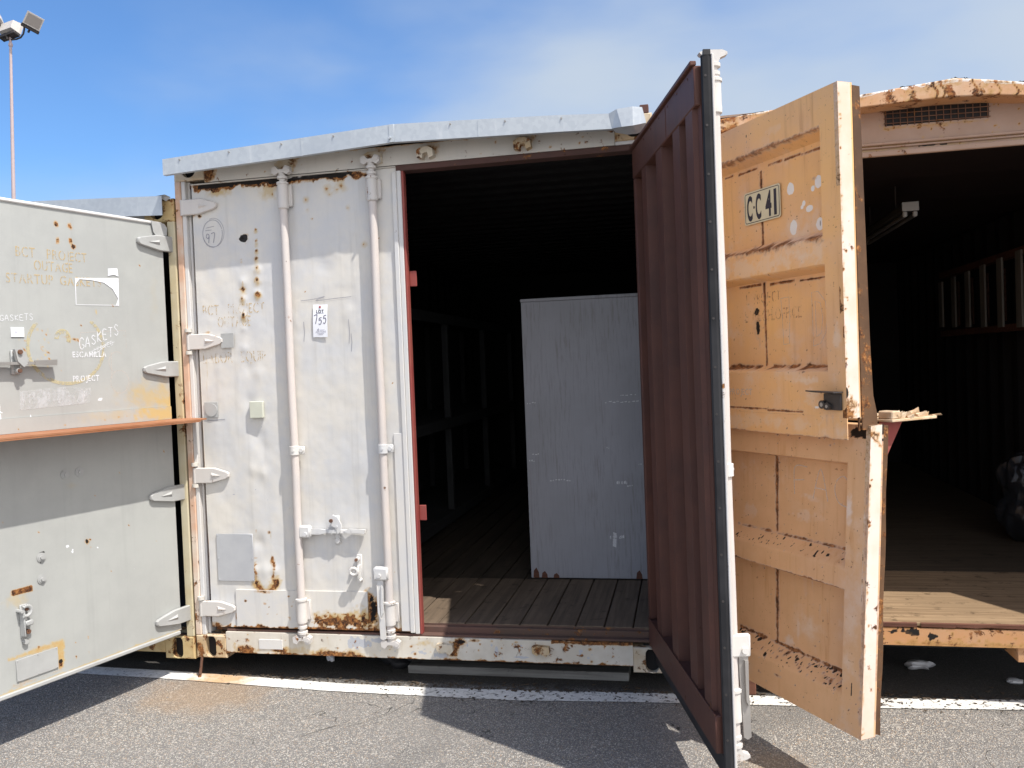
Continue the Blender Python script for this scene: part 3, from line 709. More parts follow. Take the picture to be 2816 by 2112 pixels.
for x in (-1.1, -.83, -.55, -.28, .3, .56, .82):
    m = MB(); m.cyl((x, -.1275 if x > 0 else -.126, float(np.interp(x, [q[0] for q in FP], [q[2] for q in FP]))-.012), (x, -.1325 if x > 0 else -.131, float(np.interp(x, [q[0] for q in FP], [q[2] for q in FP]))-.012), .0045, 8); m.build('screw', M['steel'], rc)
m = MB(); strip(m, [(-.45, 2.5085, 2.595), (-.442, 2.5085, 2.5955)], -.1275, -.1262); m.build('lap_joint', M['galv'], rc)
m = MB(); strip(m, [(.43, 2.519, 2.599), (.438, 2.5188, 2.5988)], -.1290, -.1277); m.build('lap_joint', M['galv'], rc)
m = MB(); m.box(1.165, 1.205, .0, .05, 2.591, 2.63); m.build('roof_stub', M['maroon'], rc)

# ---- shut white leaf
def door_dent(U, Z):
    d = .0048*(fbm(U*7, Z*5, 21)-.5)+.0030*(fbm(U*19, Z*15, 31)-.5)
    for (u, z, r, a) in ((-.866, 2.05, .02, .004), (-.864, 1.937, .022, .006), (-.866, 1.853, .018, .006), (-.868, 1.763, .018, .006), (-.87, 1.70, .016, .004), (-.78, 2.09, .018, .006), (-.781, 2.05, .018, .005), (-.779, 1.99, .022, .006), (-.784, 1.94, .02, .005), (-.787, 1.87, .02, .006), (-.87, 1.6, .02, .004), (-.86, 1.5, .03, -.004), (-.80, 1.47, .03, .004), (-.86, 1.33, .03, -.005), (-.79, 1.08, .035, -.005), (-.86, .98, .03, .005), (-.80, .96, .025, .005), (-.82, 1.15, .04, -.006), (-.35, 2.06, .03, .004), (-.42, 1.99, .04, -.004), (-.30, 1.75, .03, .003), (-.25, 2.15, .02, .004), (-.84, .60, .03, -.006), (-.81, .46, .03, .006), (-.87, .46, .02, .007), (-.76, .46, .02, .007), (-.81, .39, .06, .006)):
        d = d+a*np.exp(-(((U-u)/r)**2+((Z-z)/(r*1.2))**2))
    # folded edge of the right hand stile, and the buckled lower edge
    d = d+.010*(1/(1+np.exp(-(U+.215)/.003)))*0
    d = d+.004*np.exp(-((Z-.18)/.03)**2)*(fbm(U*18, Z*3, 77)-.35)
    return d
def door_paint(k):
    k.band('rust', -1.13, -.62, 2.415, 2.46, .9, .02, 1.2); k.band('dark', -1.09, -.64, 2.428, 2.46, .9, .010, 1.3); k.band('dark', -.60, -.25, 2.425, 2.45, .75, .010, 1.3)
    k.band('rust', -.60, -.14, 2.415, 2.445, .8, .02, 1.2)
    for u in (-.99, -.94, -.8, -.73): k.streak('rust', u, 2.43, .07, .012, .8)
    k.blob('stain', -.70, 2.38, .06, .06, .7); k.blob('stain', -.97, 2.40, .08, .03, .8)
    for u, z, r in ((-.389, 2.372, .013), (-.312, 2.38, .015), (-.33, 2.365, .009), (-.493, 2.275, .008), (-.28, 2.272, .006), (-.47, 2.23, .005), (-.205, 2.085, .008), (-.5, 2.33, .008), (-.37, 2.345, .008), (-.68, 2.37, .01)):
        k.blob('rust', u, z, r, r, .66, .7); k.blob('stain', u, z, r*3, r*3, .55, .6)
    # the shot and torn vertical rivet rows
    k.blob('dark', -.852, 2.157, .026, .024, 1.9, .45); k.blob('rust', -.852, 2.157, .030, .032, .8, .7)
    for u, z, r in ((-.779, 2.092, .008), (-.781, 2.052, .012), (-.779, 2.005, .016), (-.784, 1.946, .016), (-.787, 1.872, .014), (-.866, 2.051, .006), (-.863, 1.937, .008), (-.866, 1.903, .018), (-.869, 1.853, .012), (-.868, 1.763, .012), (-.868, 1.77, .010), (-.78, 2.14, .010), (-.78, 2.20, .006)):
        k.blob('rust', u, z, r, r*1.3, .85, .9); k.blob('stain', u, z-.01, r*1.9, r*2.6, .7, .7)
    k.blob('dark', -.868, 1.767, .008, .010, 1, .4); k.blob('dark', -.869, 1.853, .008, .006, .9, .4); k.blob('dark', -.80, 2.132, .014, .003, .9, .3); k.blob('dark', -.866, 1.903, .006, .010, .8, .5)
    k.blob('rust', -1.09, 2.29, .012, .010, .8); k.blob('rust', -1.13, 2.30, .02, .02, .8); k.blob('rust', -1.075, 1.69, .02, .012, .6); k.streak('stain', -1.09, 1.60, .55, .008, .9); k.streak('stain', -1.03, 1.40, .5, .05, .25)
    # U shaped burn and rust below
    for a in np.linspace(0, 1, 22):
        t = math.pi*(1+a); u = -.812+.055*math.cos(t); z = .405+.050*math.sin(t); k.blob('rust', u, z, .018, .018, .85, 1.1); k.blob('stain', u, z, .03, .035, .9, .8)
    for z in np.linspace(.41, .52, 9): k.blob('rust', -.868+.006*math.sin(z*90), z, .012, .016, .72, 1); k.blob('rust', -.765+.006*math.sin(z*70), z, .012, .016, .72, 1)
    k.blob('dark', -.82, .353, .04, .006, .8, .7)
    k.streak('stain', -.775, .66, .2, .006, .7); k.blob('rust', -.785, .655, .010, .012, .7); k.blob('rust', -.855, .66, .006, .014, .6); k.blob('rust', -1.03, .70, .004, .004, .8)
    # bottom edge
    k.band('rust', -1.13, -.02, .15, .172, .95, .016, 1.3); k.blob('rust', -.42, .205, .14, .030, .85, 1.4); k.blob('stain', -.40, .23, .16, .05, .8, 1); k.specks('rust', -.56, -.25, .18, .25, 60, .008, 1, 11); k.specks('dark', -.5, -.25, .17, .22, 26, .006, .9, 12)
    k.blob('dark', -.235, .26, .018, .10, .85, 1.3); k.blob('rust', -.235, .25, .05, .14, .72, 1.2); k.blob('stain', -.24, .25, .06, .15, .8)
    k.blob('rust', -.065, .19, .010, .03, .9); k.blob('stain', -.06, .2, .05, .05, .8); k.specks('rust', -.98, -.62, .18, .33, 16, .006, .9, 13); k.blob('rust', -.93, .32, .007, .007, .9); k.blob('rust', -.98, .2, .02, .04, .7); k.blob('rust', -1.1, .17, .05, .02, .9)
    k.specks('rust', -1.1, -.05, .4, 2.3, 40, .0028, 1, 14); k.specks('chip', -1.1, -.2, .4, 2.2, 26, .006, .8, 15)
    k.blob('rust', -.035, .17, .02, .03, .95)
T0 = frontT(DOORY)
m = panel(-1.128, -.020, .160, 2.447, .008, w=door_dent, thick=.05, paint=door_paint)
DW = m.build('door', M['white_d'], MC, T0); DW['label'] = 'shut white leaf with peeling ochre stencils and rust'
dw = lambda u, z: float(door_dent(np.array(u), np.array(z)))
m = MB(); m.box(.0038, .016, -.034, .004, .150, 2.442, .003); m.build('door_jamb', M['maroon_b'], DW, T0)
m = MB(); m.box(-.042, -.0192, -.01, .0135, .158, 2.425, .003); m.box(-.0190, .0035, -.04, .007, .152, 2.44, .003); m.build('edge_trim', M['white'], DW, T0)
for z in (1.905, .748):
    m = MB(); m.box(.0165, .052, -.036, -.028, z-.038, z+.038, .006); m.build('stop_lug', M['maroon_b'], DW, T0)
m = MB(); m.box(-1.128, -.02, -.002, .012, 2.4475, 2.453, .002); m.build('drip_strip', M['white_r'], DW, T0)
def over_paint(k):
    k.band('rust', -1, -.2, .155, .172, .95, .014, 1.3); k.blob('rust', -.42, .205, .14, .030, .95, 1.4); k.blob('stain', -.40, .22, .18, .05, .85, 1); k.specks('rust', -.56, -.25, .18, .25, 70, .008, 1, 11); k.specks('dark', -.5, -.25, .17, .22, 30, .006, .9, 12)
    k.specks('rust', -.95, -.62, .18, .33, 16, .006, .9, 13); k.blob('rust', -.93, .30, .009, .009, .9); k.blob('stain', -.27, .22, .05, .06, .9, 1); k.blob('rust', -.83, .35, .06, .012, .7)
m = panel(-.982, -.262, .163, .357, .007, w=lambda U, Z: .0075+.0016*(fbm(U*10, Z*10, 3)-.5), thick=.010, paint=over_paint); m.build('patch_plate', M['white_d'], DW, T0)
m = MB(); m.box(-.088, -.0425, .004, .0080, .165, 1.147, .0015); m.build('patch_plate', M['white'], DW, T0)
m = MB(); m.box(-1.078, -.873, .003, .0068, .402, .647, .001)
for u, z in ((-1.072, .64), (-.88, .64), (-1.07, .52), (-.88, .52), (-1.07, .41), (-.88, .41)): m.cyl((u, .006, z), (u, .009, z), .004, 8)
m.build('name_plate', M['plate'], DW, T0)
m = MB(); m.box(-.994, -.923, .012, .0145, 1.606, 1.681, .0008); m.build('square_plate', M['gray_hw'], DW, T0)
m = MB(); m.box(-1.112, -1.034, .003, .0055, 1.250, 1.330, .0008); m.cyl((-1.071, .005, 1.289), (-1.071, .009, 1.289), .033, 28); m.build('round_cap_plate', M['gray_hw'], DW, T0)
m = MB(); m.box(-.849, -.775, .002, .022, 1.242, 1.328, .003); m.build('cover_box', M['cream'], DW, T0)
for z in (2.336, 1.644, .952, .258):
    hinge_blade(T0, -.985, -1.085, -1.178, z, .080, M['white_hw'], DW, w0=.004, t=.016)
for z, k in ((1.705, .02), (1.59, .02), (1.01, .02), (.90, .02), (.312, .02)):
    m = MB(); m.cyl((-1.178, .012, z-.009), (-1.178, .012, z+.009), .018, 12); m.build('hinge_lug', M['white_r'], DW, T0)
RODW = .034
rod_fittings(DW, T0, -.605, RODW, .118, 2.475, (2.287, 2.415), (.205, .325), (1.053, 1.097), M['white'])
rod_fittings(DW, T0, -.136, RODW, .110, 2.487, (2.290, 2.405), (.205, .318), (1.053, 1.097), M['white'])
def handle(T, parent, u0, u1, z, w, mat, matg, s=1):
    """flat lever pinned to a hub on the rod, waisted in the middle and ending in a grip"""
    m = MB(); m.box(u0-s*.008, u0+s*.055, w-.03, w+.006, z-.032, z+.030, .008); m.cyl((u0+s*.030, w+.004, z-.012), (u0+s*.030, w+.014, z-.012), .011, 12); hb = m.build('handle_hub', mat, parent, T)
    L = u1-u0
    P = [(.05, .006), (.30, .004), (.42, .012), (.50, .006), (.60, .005), (.72, .014), (.80, .008), (.99, .010), (1.0, .022), (.99, .034), (.80, .036), (.70, .030), (.60, .040), (.50, .040), (.40, .034), (.28, .037), (.05, .036)]
    m = MB(); m.prism([(u0+L*a, b) for a, b in P], lambda a, b, h: (a, b, h), z-.009, z+.006)
    m.prism([(u0+L*a, z+b) for a, b in ((.10, -.015), (.30, -.016), (.44, -.004), (.44, .004), (.30, .012), (.10, .013))], lambda a, b, h: (a, h, b), .030, .0365)
    m.prism([(u0+L*a, z+b) for a, b in ((.74, -.010), (.99, -.012), (1.0, .008), (.76, .012), (.66, .0))], lambda a, b, h: (a, h, b), .028, .0345)
    m.build('door_handle', matg, parent, T)
handle(T0, DW, -.590, -.250, .667, .045, M['white'], M['white'])
def catch(T, parent, u, z, mat):
    m = MB(); m.box(u-.013, u+.013, .001, .012, z-.075, z+.07, .006)
    m.cyl((u-.016, .010, z+.050), (u-.016, .030, z+.050), .013, 12); m.cyl((u+.004, .010, z-.055), (u+.004, .024, z-.055), .012, 12)
    m.prism([(u-.030, z+.066), (u-.010, z+.078), (u+.016, z+.066), (u+.034, z+.03), (u+.030, z-.005), (u+.014, z-.018), (u+.006, z+.012), (u-.020, z+.026)], lambda a, b, h: (a, h, b), .030, .042)
    m.cyl((u+.012, .042, z+.02), (u+.012, .046, z+.02), .005, 8)
    m.build('handle_catch', mat, parent, T)
    m = MB(); m.cyl((u-.016, .042, z+.050), (u-.016, .052, z+.050), .009, 10); m.build('catch_bolt', M['bolt'], parent, T)
catch(T0, DW, -.405, .672, M['white'])
m = MB(); u, z = -.298, .478
m.box(u-.012, u+.016, .001, .010, z-.07, z+.068, .006); m.lathe(0, 0, [(.001, 0), (.002, .001)], 4) if False else None
m.cyl((u-.006, .008, z+.045), (u-.006, .026, z+.045), .012, 12)
for k in range(12):
    a, b = 2*math.pi*k/12, 2*math.pi*(k+1)/12
    m.cyl((u-.012+.019*math.cos(a), .050, z-.008+.017*math.sin(a)), (u-.012+.019*math.cos(b), .050, z-.008+.017*math.sin(b)), .008, 8)
m.cyl((u-.006, .01, z-.006), (u-.012, .05, z-.006), .009, 8); m.cyl((u+.008, .010, z-.055), (u+.004, .035, z-.060), .010, 10); m.box(u+.002, u+.012, .01, .045, z-.05, z+.02, .003)
m.build('handle_catch', M['white'], DW, T0)
m = MB(); m.cyl((u-.006, .026, z+.045), (u-.006, .034, z+.045), .008, 10); m.build('catch_bolt', M['bolt'], DW, T0)
# second handle hangs straight down beside its rod
m = MB(); m.box(-.205, -.128, .030, .068, .430, .495, .008); m.cyl((-.172, .066, .455), (-.172, .076, .455), .010, 12); m.build('handle_hub', M['white'], DW, T0)
m = MB()
m.prism([(-.188, .432), (-.192, .33), (-.186, .26), (-.182, .14), (-.168, .135), (-.153, .14), (-.156, .25), (-.160, .33), (-.156, .43)], lambda a, b, h: (a, h, b), .050, .058)
m.prism([(-.186, .41), (-.186, .27), (-.172, .24), (-.180, .3)], lambda a, b, h: (a, h, b), .058, .070); m.prism([(-.164, .41), (-.172, .25), (-.160, .27), (-.158, .34)], lambda a, b, h: (a, h, b), .058, .068)
m.build('door_handle', M['white'], DW, T0)
# lettering on the shut leaf
text('BCT PROJECT', -1.096, -.750, 1.779, .052, 'stencil_lettering', M['st_ochre'], DW, T0, .0018, wfun=dw, bold=.0, space=1.0)
text('OUTAGE', -1.014, -.829, 1.714, .054, 'stencil_lettering', M['st_ochre'], DW, T0, .0018, wfun=dw, bold=.0)
text('LABOR EQUIP', -1.106, -.755, 1.530, .056, 'stencil_lettering', M['st_ochre'], DW, T0, .0018, wfun=dw, bold=.0, space=.8)
m = MB(); ring(m, -1.020, 2.195, .055, .070, .0022, .0016, .3, 6.5, wfun=dw); ring(m, -1.015, 2.200, .060, .073, .0016, .0018, 3.4, 8.2, wfun=dw)
ribbon(m, [(-1.055, 2.225), (-1.01, 2.232)], .0022, .0016, dw); ribbon(m, [(-1.06, 2.212), (-1.025, 2.214)], .0022, .0016, dw); m.build('pencil_oval', M['pencil'], DW, T0, recalc=False)
script('97', -1.062, -1.002, 2.147, .052, .0032, 'pencil_number', M['pencil'], DW, T0, .0018, wfun=dw)
m = MB(); ribbon(m, smooth_line([(-.55, 1.825), (-.48, 1.83), (-.42, 1.84), (-.47, 1.822), (-.36, 1.828), (-.28, 1.832)]), .002, .0025, dw)
for u, a, b in ((-.30, 1.72, 1.60), (-.29, 1.65, 1.56), (-.54, 1.72, 1.62)): ribbon(m, [(u, a), (u+.003, (a+b)/2), (u-.002, b)], .0022, .0025, dw)
ribbon(m, [(-1.10, 1.238), (-1.06, 1.236), (-1.0, 1.240)], .003, .0018, dw); m.build('scratch_marks', M['pencil'], DW, T0, recalc=False)

# ---- open leaf (its maroon inside towards us)
AN = .243; D3 = (math.sin(AN), -math.cos(AN)); N3 = (math.cos(AN), math.sin(AN))
TM = lambda u, w, z: (1.123+D3[0]*u+N3[0]*w, D3[1]*u+N3[1]*w, z)
def out_paint(k):
    k.specks('rust', 0, 1.1, .15, 2.4, 40, .008, .9, 31); k.band('rust', 0, 1.12, .12, .15, .8, .02, 1.2)
m = MB(); m.box(0, 1.132, .0515, .0605, .050, 2.452, .002); DM = m.build('door', M['white_hw'], MC, TM); DM['label'] = 'open leaf, maroon corrugated inside, white outside'
m = MB()
m.box(.0, 1.10, 0.0, .051, 2.293, 2.424, .004); m.box(.0, 1.10, 0.0, .051, .132, .262, .004); m.box(0, .036, 0.002, .051, .2625, 2.2925, .004)
m.box(.0, 1.10, -.012, .01, 2.424, 2.440, .003); m.box(.0, 1.10, -.004, .002, .262, .268, .001)
m.box(.68, .684, -.002, .001, 2.30, 2.42, .0005)
for k in range(7): m.cyl((.12+.15*k, -.002, 2.405), (.12+.15*k, .001, 2.405), .004, 8)
m.build('door_frame', M['maroon'], DM, TM)
m = MB(); pts = [(.036, .047), (.060, .047)]
for r0, r1 in ((.185, .277), (.475, .577), (.768, .869)): pts += [(r0-.010, .047), (r0, .004), (r1, .004), (r1+.010, .047)]
pts += [(.957, .047), (.967, .002), (1.057, .002), (1.066, .018), (1.110, .0185), (1.1104, .05)]
m.sheet([(a, b, .2625) for a, b in pts], [(a, b, 2.2925) for a, b in pts]); m.build('corrugated_panel', M['maroon'], DM, TM)
m = MB(); m.prism([(1.1105, .030), (1.113, .0215), (1.120, .0185), (1.127, .023), (1.130, .040), (1.127, .051), (1.1105, .051)], lambda a, b, h: (a, b, h), .058, 2.447)
for sgn in (1,): m.prism([(1.112, 2.4475), (1.122, 2.466), (1.128, 2.466), (1.130, 2.4475)], lambda a, b, h: (a, h, b), .026, .050)
ga = m.build('gasket', M['rubber'], DM, TM)
for z in (2.381, 2.22, 2.061, 1.906, 1.75, 1.59, 1.43, 1.275, 1.119, .965, .81, .655, .5, .343, .19):
    m = MB(); c = Vector((1.1285, .031, z)); dv = Vector((1, -.19, 0)).normalized(); m.cyl(c-dv*.002, c+dv*.0012, .0042, 10); m.build('screw', M['dsteel'], DM, TM)
m = MB(); m.box(0.02, 1.11, .022, .0505, .056, .1312, .004); m.build('bottom_gasket', M['rubber'], DM, TM)
RW = .0605+.030
rod_fittings(DM, TM, 1.012, RW, .085, 2.487, (2.290, 2.405), (.205, .318), (1.053, 1.097), M['white'], side=-1, turned=True)
rod_fittings(DM, TM, .54, RW, .085, 2.487, (2.290, 2.405), (.205, .318), (1.053, 1.097), M['white'], side=-1, turned=True)
m = MB(); m.box(1.016, 1.034, .082, .150, .430, .510, .008); m.cyl((1.034, .128, .455), (1.043, .128, .455), .011, 12); m.build('handle_hub', M['white'], DM, TM)
m = MB(); m.prism([(.108, .44), (.109, .36), (.114, .27), (.118, .15), (.130, .142), (.144, .15), (.142, .27), (.136, .36), (.142, .44)], lambda a, b, h: (h, a, b), 1.018, 1.028)
m.prism([(.126, .42), (.127, .28), (.136, .26), (.138, .42)], lambda a, b, h: (h, a, b), 1.028, 1.040); m.build('door_handle', M['steel'], DM, TM)
for z in (2.336, 1.644, .952, .258):
    hinge_blade(lambda u, w, z: TM(u, .0605+w, z), .16, .05, -.03, z, .08, M['white'], DM)
# ---- galvanised? items inside
BX = root('plywood_cabinet', (.74, .945, G+.19), 'tall grey painted plywood cabinet standing on the dark container floor behind the open leaf', 'cabinet')
def ply_paint(m):
    pass
m = MB(); m.box(.396, 1.10, .945, .955, .195, 1.826, .002); m.build('front_panel', M['ply'], BX)
m = MB(); m.box(.398, .414, .9555, 1.55, .19, 1.825); m.box(1.084, 1.10, .9555, 1.55, .19, 1.825); m.box(.4145, 1.0835, 1.53, 1.55, .19, 1.82); m.build('side_panel', M['ply'], BX)
m = MB(); m.box(.392, 1.104, .938, 1.56, 1.8265, 1.845, .003); m.build('top_panel', M['ply'], BX)
m = MB(); rr = random.Random(4)
def tick(u0, u1, z, h=.006, n=6):
    for k in range(n):
        a = u0+(u1-u0)*k/n; b = a+(u1-u0)/n*rr.uniform(.25, .8); zz = z+rr.uniform(-.004, .004)
        m.add([(a, .9438, zz), (b, .9438, zz+rr.uniform(-.002, .002)), (b, .9438, zz+h), (a, .9438, zz+h*.7)], [(0, 1, 2, 3)])
for q in ((.41, .47, 1.23, .006, 4), (.87, 1.07, 1.222, .006, 9), (.96, 1.07, 1.26, .004, 4), (.43, .48, .927, .006, 3), (.41, .45, .885, .010, 3), (.53, .66, .77, .007, 8), (.92, .99, .75, .018, 5), (.98, 1.02, .735, .008, 3), (.87, .89, .955, .006, 2), (1.05, 1.07, .86, .005, 2), (.87, .96, .43, .02, 5)): tick(*q)
m.add([(.885, .9438, .385), (.905, .9438, .378), (.91, .9438, .46), (.89, .9438, .468)], [(0, 1, 2, 3)]); m.build('paint_scrapes', M['chalk'], BX, recalc=False)
for u, h in ((.425, .06), (.475, .04), (.545, .028), (1.03, .05)):
    m = MB(); m.prism([(u-.016, .196), (u+.02, .196), (u+.018, .196+h*.5), (u+.004, .196+h), (u-.012, .196+h*.7)], lambda a, b, h_: (a, h_, b), .9436, .9448); m.build('chipped_foot', M['block'], BX)
SH = root('storage_shelf', (-.85, 2.6, G+.19), 'grey wooden shelving bays standing in the dark along the white container side wall', 'shelf')
for y in (1.35, 2.66, 3.95, 5.25):
    m = MB(); m.box(-.60, -.55, y, y+.045, .19, 1.86); m.build('post', M['shelfw'], SH)
    m = MB(); m.box(-1.15, -1.10, y, y+.045, .19, 1.86); m.build('post', M['shelfw'], SH)
for z in (.28, 1.03, 1.865):
    m = MB(); m.box(-1.16, -.54, 1.33, 5.32, z, z+.022); m.box(-.5495, -.53, 1.33, 5.32, z-.06, z+.02); m.build('shelf_board', M['shelfw'], SH)
m = MB(); m.box(-1.165, -1.155, 1.35, 5.3, .25, 1.86); m.build('back_board', M['shelfw'], SH)

# ---- lot tag pinned on the shut leaf
TG = root('paper_tag', (-.446, DOORY, G+1.80), 'white paper LOT 755 tag pinned on the shut white leaf', 'paper tag')
def tagT(u, w, z):  # slightly curled sheet
    t = (1.80-z)/.163
    return (u-.006*t, DOORY-.006-w-.004*math.sin(t*3.0)-.010*max(0, t-.75)*(u+.5)*6, z)
m = MB(); n = 12
P = []
for k in range(n+1):
    z = 1.800-.163*k/n; P.append([(-.483+.0769*j/6, 0, z+(.002 if j < 3 else 0)) for j in range(7)])
for k in range(n):
    m.sheet(P[k], P[k+1])
tp = m.build('paper_sheet', M['paper'], TG, tagT)
mod = tp.modifiers.new('thickness', 'SOLIDIFY'); mod.thickness = .0006
m = MB(); m.cyl((-.4455, .0008, 1.7885), (-.4455, .004, 1.7885), .0055, 14); m.build('pin', M['redpin'], TG, tagT)
text('LOT', -.4655, -.4255, 1.7590, .0155, 'printed_word', M['ink'], TG, tagT, .0011, bold=.03)
script('755', -.480, -.4085, 1.703, .040, .0034, 'handwritten_number', M['inkp'], TG, tagT, .0011, seed=2)
text('AUCTIONS', -.470, -.414, 1.6605, .0085, 'printed_word', M['inkg'], TG, tagT, .0011, bold=.02)
m = MB(); m.prism([(-.461, 1.672), (-.452, 1.671), (-.450, 1.676), (-.454, 1.679), (-.452, 1.686), (-.456, 1.682), (-.458, 1.678), (-.462, 1.675)], lambda a, b, h: (a, h, b), .0009, .0012)
for a, b, z in ((-.446, -.422, 1.673), (-.46, -.424, 1.6555), (-.454, -.43, 1.651), (-.464, -.424, 1.757)): m.box(a, b, .0009, .0012, z, z+.002, 0)
m.build('printed_marks', M['inkg'], TG, tagT)

# =================================================================== LEFT GREY CONTAINER
LC = root('shipping_container', (-2.446, 0, G), 'grey shipping container at the left edge with a split leaf door standing open', 'container')
m = MB(); m.box(-3.665, -1.24, .15, 6.0, .0, .13); m.build('floor_frame', M['dark'], LC)
for x0, x1, hx in ((-1.400, -1.2275, -1.3335),):
    put_casting(LC, M['castY'], x0, x1, -.004, .174, -.01, .108, hx=-1.325)
    put_casting(LC, M['castY'], x0+.0, x1, -.004, .174, 2.272, 2.390, hx=-1.325, hole=(.040, .045))
m = MB(); m.box(-1.2720, -1.2285, -.001, .12, .108, 2.272, .004); m.build('corner_post', M['postL'], LC)
m = MB(); m.box(-3.665, -1.4005, .0, .1, .02, .10); m.build('sill_beam', M['castY'], LC)
m = MB(); m.box(-3.665, -1.4005, .0, .1, 2.285, 2.375); m.build('header_beam', M['gray_hw'], LC)
m = MB(); m.box(-1.236, -1.2285, .17, 6.0, .1, 2.37, 0); m.box(-3.665, -3.65, .0, 6.0, .1, 2.37, 0); m.build('side_wall', M['dark'], LC)
m = MB(); m.box(-3.665, -1.2285, .1, 6.0, 2.36, 2.39, 0); m.build('roof_sheet', M['dark'], LC)
m = MB(); m.box(-3.665, -1.2285, 5.96, 6.0, .0, 2.38, 0); m.build('end_wall', M['dark'], LC)
LP = [(-3.68, 2.30, 2.395), (-2.446, 2.338, 2.433), (-2.10, 2.332, 2.427), (-1.262, 2.297, 2.392)]
m = MB(); strip(m, [(x, b-.004, b) for x, a, b in LP], -.040, 6.05); lr = m.build('weather_roof', M['galv'], LC)
m = MB(); strip(m, [(x, a, b+.003) for x, a, b in LP], -.050, -.046); m.add([(-1.29, -.051, 2.397), (-1.245, -.046, 2.402), (-1.235, -.01, 2.394), (-1.262, -.01, 2.375)], [(0, 1, 2, 3)]); m.build('drip_edge', M['galv'], lr)
# the open leaf: two halves
AL = .28; DL = (-math.sin(AL), -math.cos(AL)); NL = (math.cos(AL), -math.sin(AL))
TL = lambda u, w, z: (-1.275+DL[0]*u+NL[0]*w, -.04+DL[1]*u+NL[1]*w, z)
UW = 1.14
def gray_dent(U, Z): return .0016*(fbm(U*5, Z*5, 41)-.5)
def upper_paint(k):
    for u, z, r in ((.578, 2.177, .012), (.510, 2.176, .013), (.576, 2.108, .013), (.512, 2.112, .010), (.498, 2.083, .009)): k.blob('rust', u, z, r, r*1.4, .9, .9); k.blob('dark', u, z, r*.6, r*.7, .8, .6); k.streak('stain', u, z, .07, .012, .5)
    k.specks('rust', .63, .76, 1.55, 1.70, 34, .004, 1, 3); k.specks('stain', .63, .78, 1.53, 1.72, 40, .006, .9, 4)
    for u, z in ((.575, 1.672), (.555, 1.664), (.543, 1.668), (.53, 1.66), (.515, 1.657), (.50, 1.652), (.545, 1.65)): k.blob('rust', u, z, .012, .010, .9, 1.3); k.blob('dark', u, z, .006, .006, .7, .8)
    k.blob('stain', .12, 1.38, .22, .10, .62, .6); k.blob('stain', .02, 1.34, .12, .05, .85, .7); k.blob('stain', .07, 1.9, .05, .22, .30, .6)
    k.blob('stain', .4, 1.79, .006, .02, .8); k.blob('rust', .395, 1.803, .005, .004, .8); k.specks('rust', .1, .6, 1.5, 2.1, 12, .003, 1, 6); k.specks('rust', .24, .27, 1.63, 1.68, 5, .003, 1, 7)
    k.blob('chip', .93, 1.37, .10, .04, .6, 1.2); k.blob('chip', .40, 1.375, .02, .010, .9, .9); k.blob('chip', .74, 1.36, .006, .09, .8, .8); k.blob('chip', .885, 1.37, .015, .06, .8, 1.2); k.blob('chip', .48, 1.41, .006, .05, .7, .8)
m = panel(0.0, UW, 1.318, 2.245, .009, w=gray_dent, thick=.05, paint=upper_paint); DLU = m.build('door', M['gray'], LC, TL); DLU['label'] = 'upper half leaf with ochre stencils and chalk writing'
def rail_paint(k):
    k.band('stain', -.02, .22, 1.255, 1.33, .85, .06, .8); k.blob('stain', .35, 1.3, .2, .04, .45); k.streak('rust', .77, 1.315, .05, .008, .8); k.specks('rust', .1, 1.1, 1.26, 1.3, 16, .004, .9, 8)
m = panel(0.0, UW, 1.2525, 1.3175, .008, w=lambda U, Z: .006+0*U, thick=.055, paint=rail_paint); m.build('bottom_rail', M['gray'], DLU, TL)
m = MB(); m.box(.0, UW, -.045, .008, 2.2455, 2.262, .005); m.build('top_strip', M['white'], DLU, TL)
m = MB(); m.prism([(.074, 2.262), (-.006, 2.254), (-.022, 2.235), (-.018, 2.195), (.05, 2.19), (.062, 2.205)], lambda a, b, h: (a, h, b), .009, .013); m.build('corner_flap', M['gray_hw'], DLU, TL)
def lower_paint(k):
    for u, z in ((.591, .276), (.524, .278), (.589, .207), (.522, .208)): k.blob('rust', u, z, .006, .007, .9, .6); k.blob('dark', u, z, .0045, .005, 1, .3); k.streak('stain', u, z, .05, .008, .5)
    k.blob('dark', .507, .722, .008, .010, 1.2, .3); k.blob('rust', .507, .72, .011, .013, .8, .5); k.blob('rust', .490, .727, .007, .004, .9, .6); k.blob('rust', .484, .694, .005, .005, .8)
    k.band('rust', .775, .865, .560, .585, .9, .006, 1.); k.band('dark', .85, .862, .555, .58, .6, .006, .6); k.blob('stain', .84, .54, .06, .04, .55)
    k.band('stain', .652, .90, .282, .306, .7, .012, 1.); k.band('rust', .652, .9, .284, .303, .40, .008, 1.6); k.band('rust', .648, .672, .18, .30, .42, .008, 1.6); k.band('stain', .645, .675, .18, .30, .8, .012, 1.); k.blob('dark', .662, .212, .012, .012, 1.2, .4); k.blob('rust', .662, .20, .018, .022, .85, .8); k.band('rust', .66, .88, .166, .182, .35, .008, 1.6); k.blob('rust', .76, .305, .014, .006, .9)
    for u, z in ((.735, .718), (.72, .718)): k.blob('dark', u, z, .010, .005, .9, .8)
    k.blob('dark', .733, .676, .008, .006, .9, .6); k.blob('chip', .600, .72, .012, .012, .9, 1); k.blob('chip', .578, .69, .012, .02, .85, 1.2); k.blob('chip', .63, .705, .02, .006, .7, 1)
    k.specks('rust', .05, .5, .4, 1.1, 16, .003, 1, 21); k.specks('rust', .5, 1., .3, .9, 16, .003, 1, 22); k.band('stain', 0, UW, .15, .162, .8, .008, 1); k.specks('chip', .2, .9, .3, .8, 14, .005, .9, 23)
    k.blob('rust', .055, 1.09, .004, .010, .9); k.blob('stain', .57, .99, .05, .02, .35, 1)
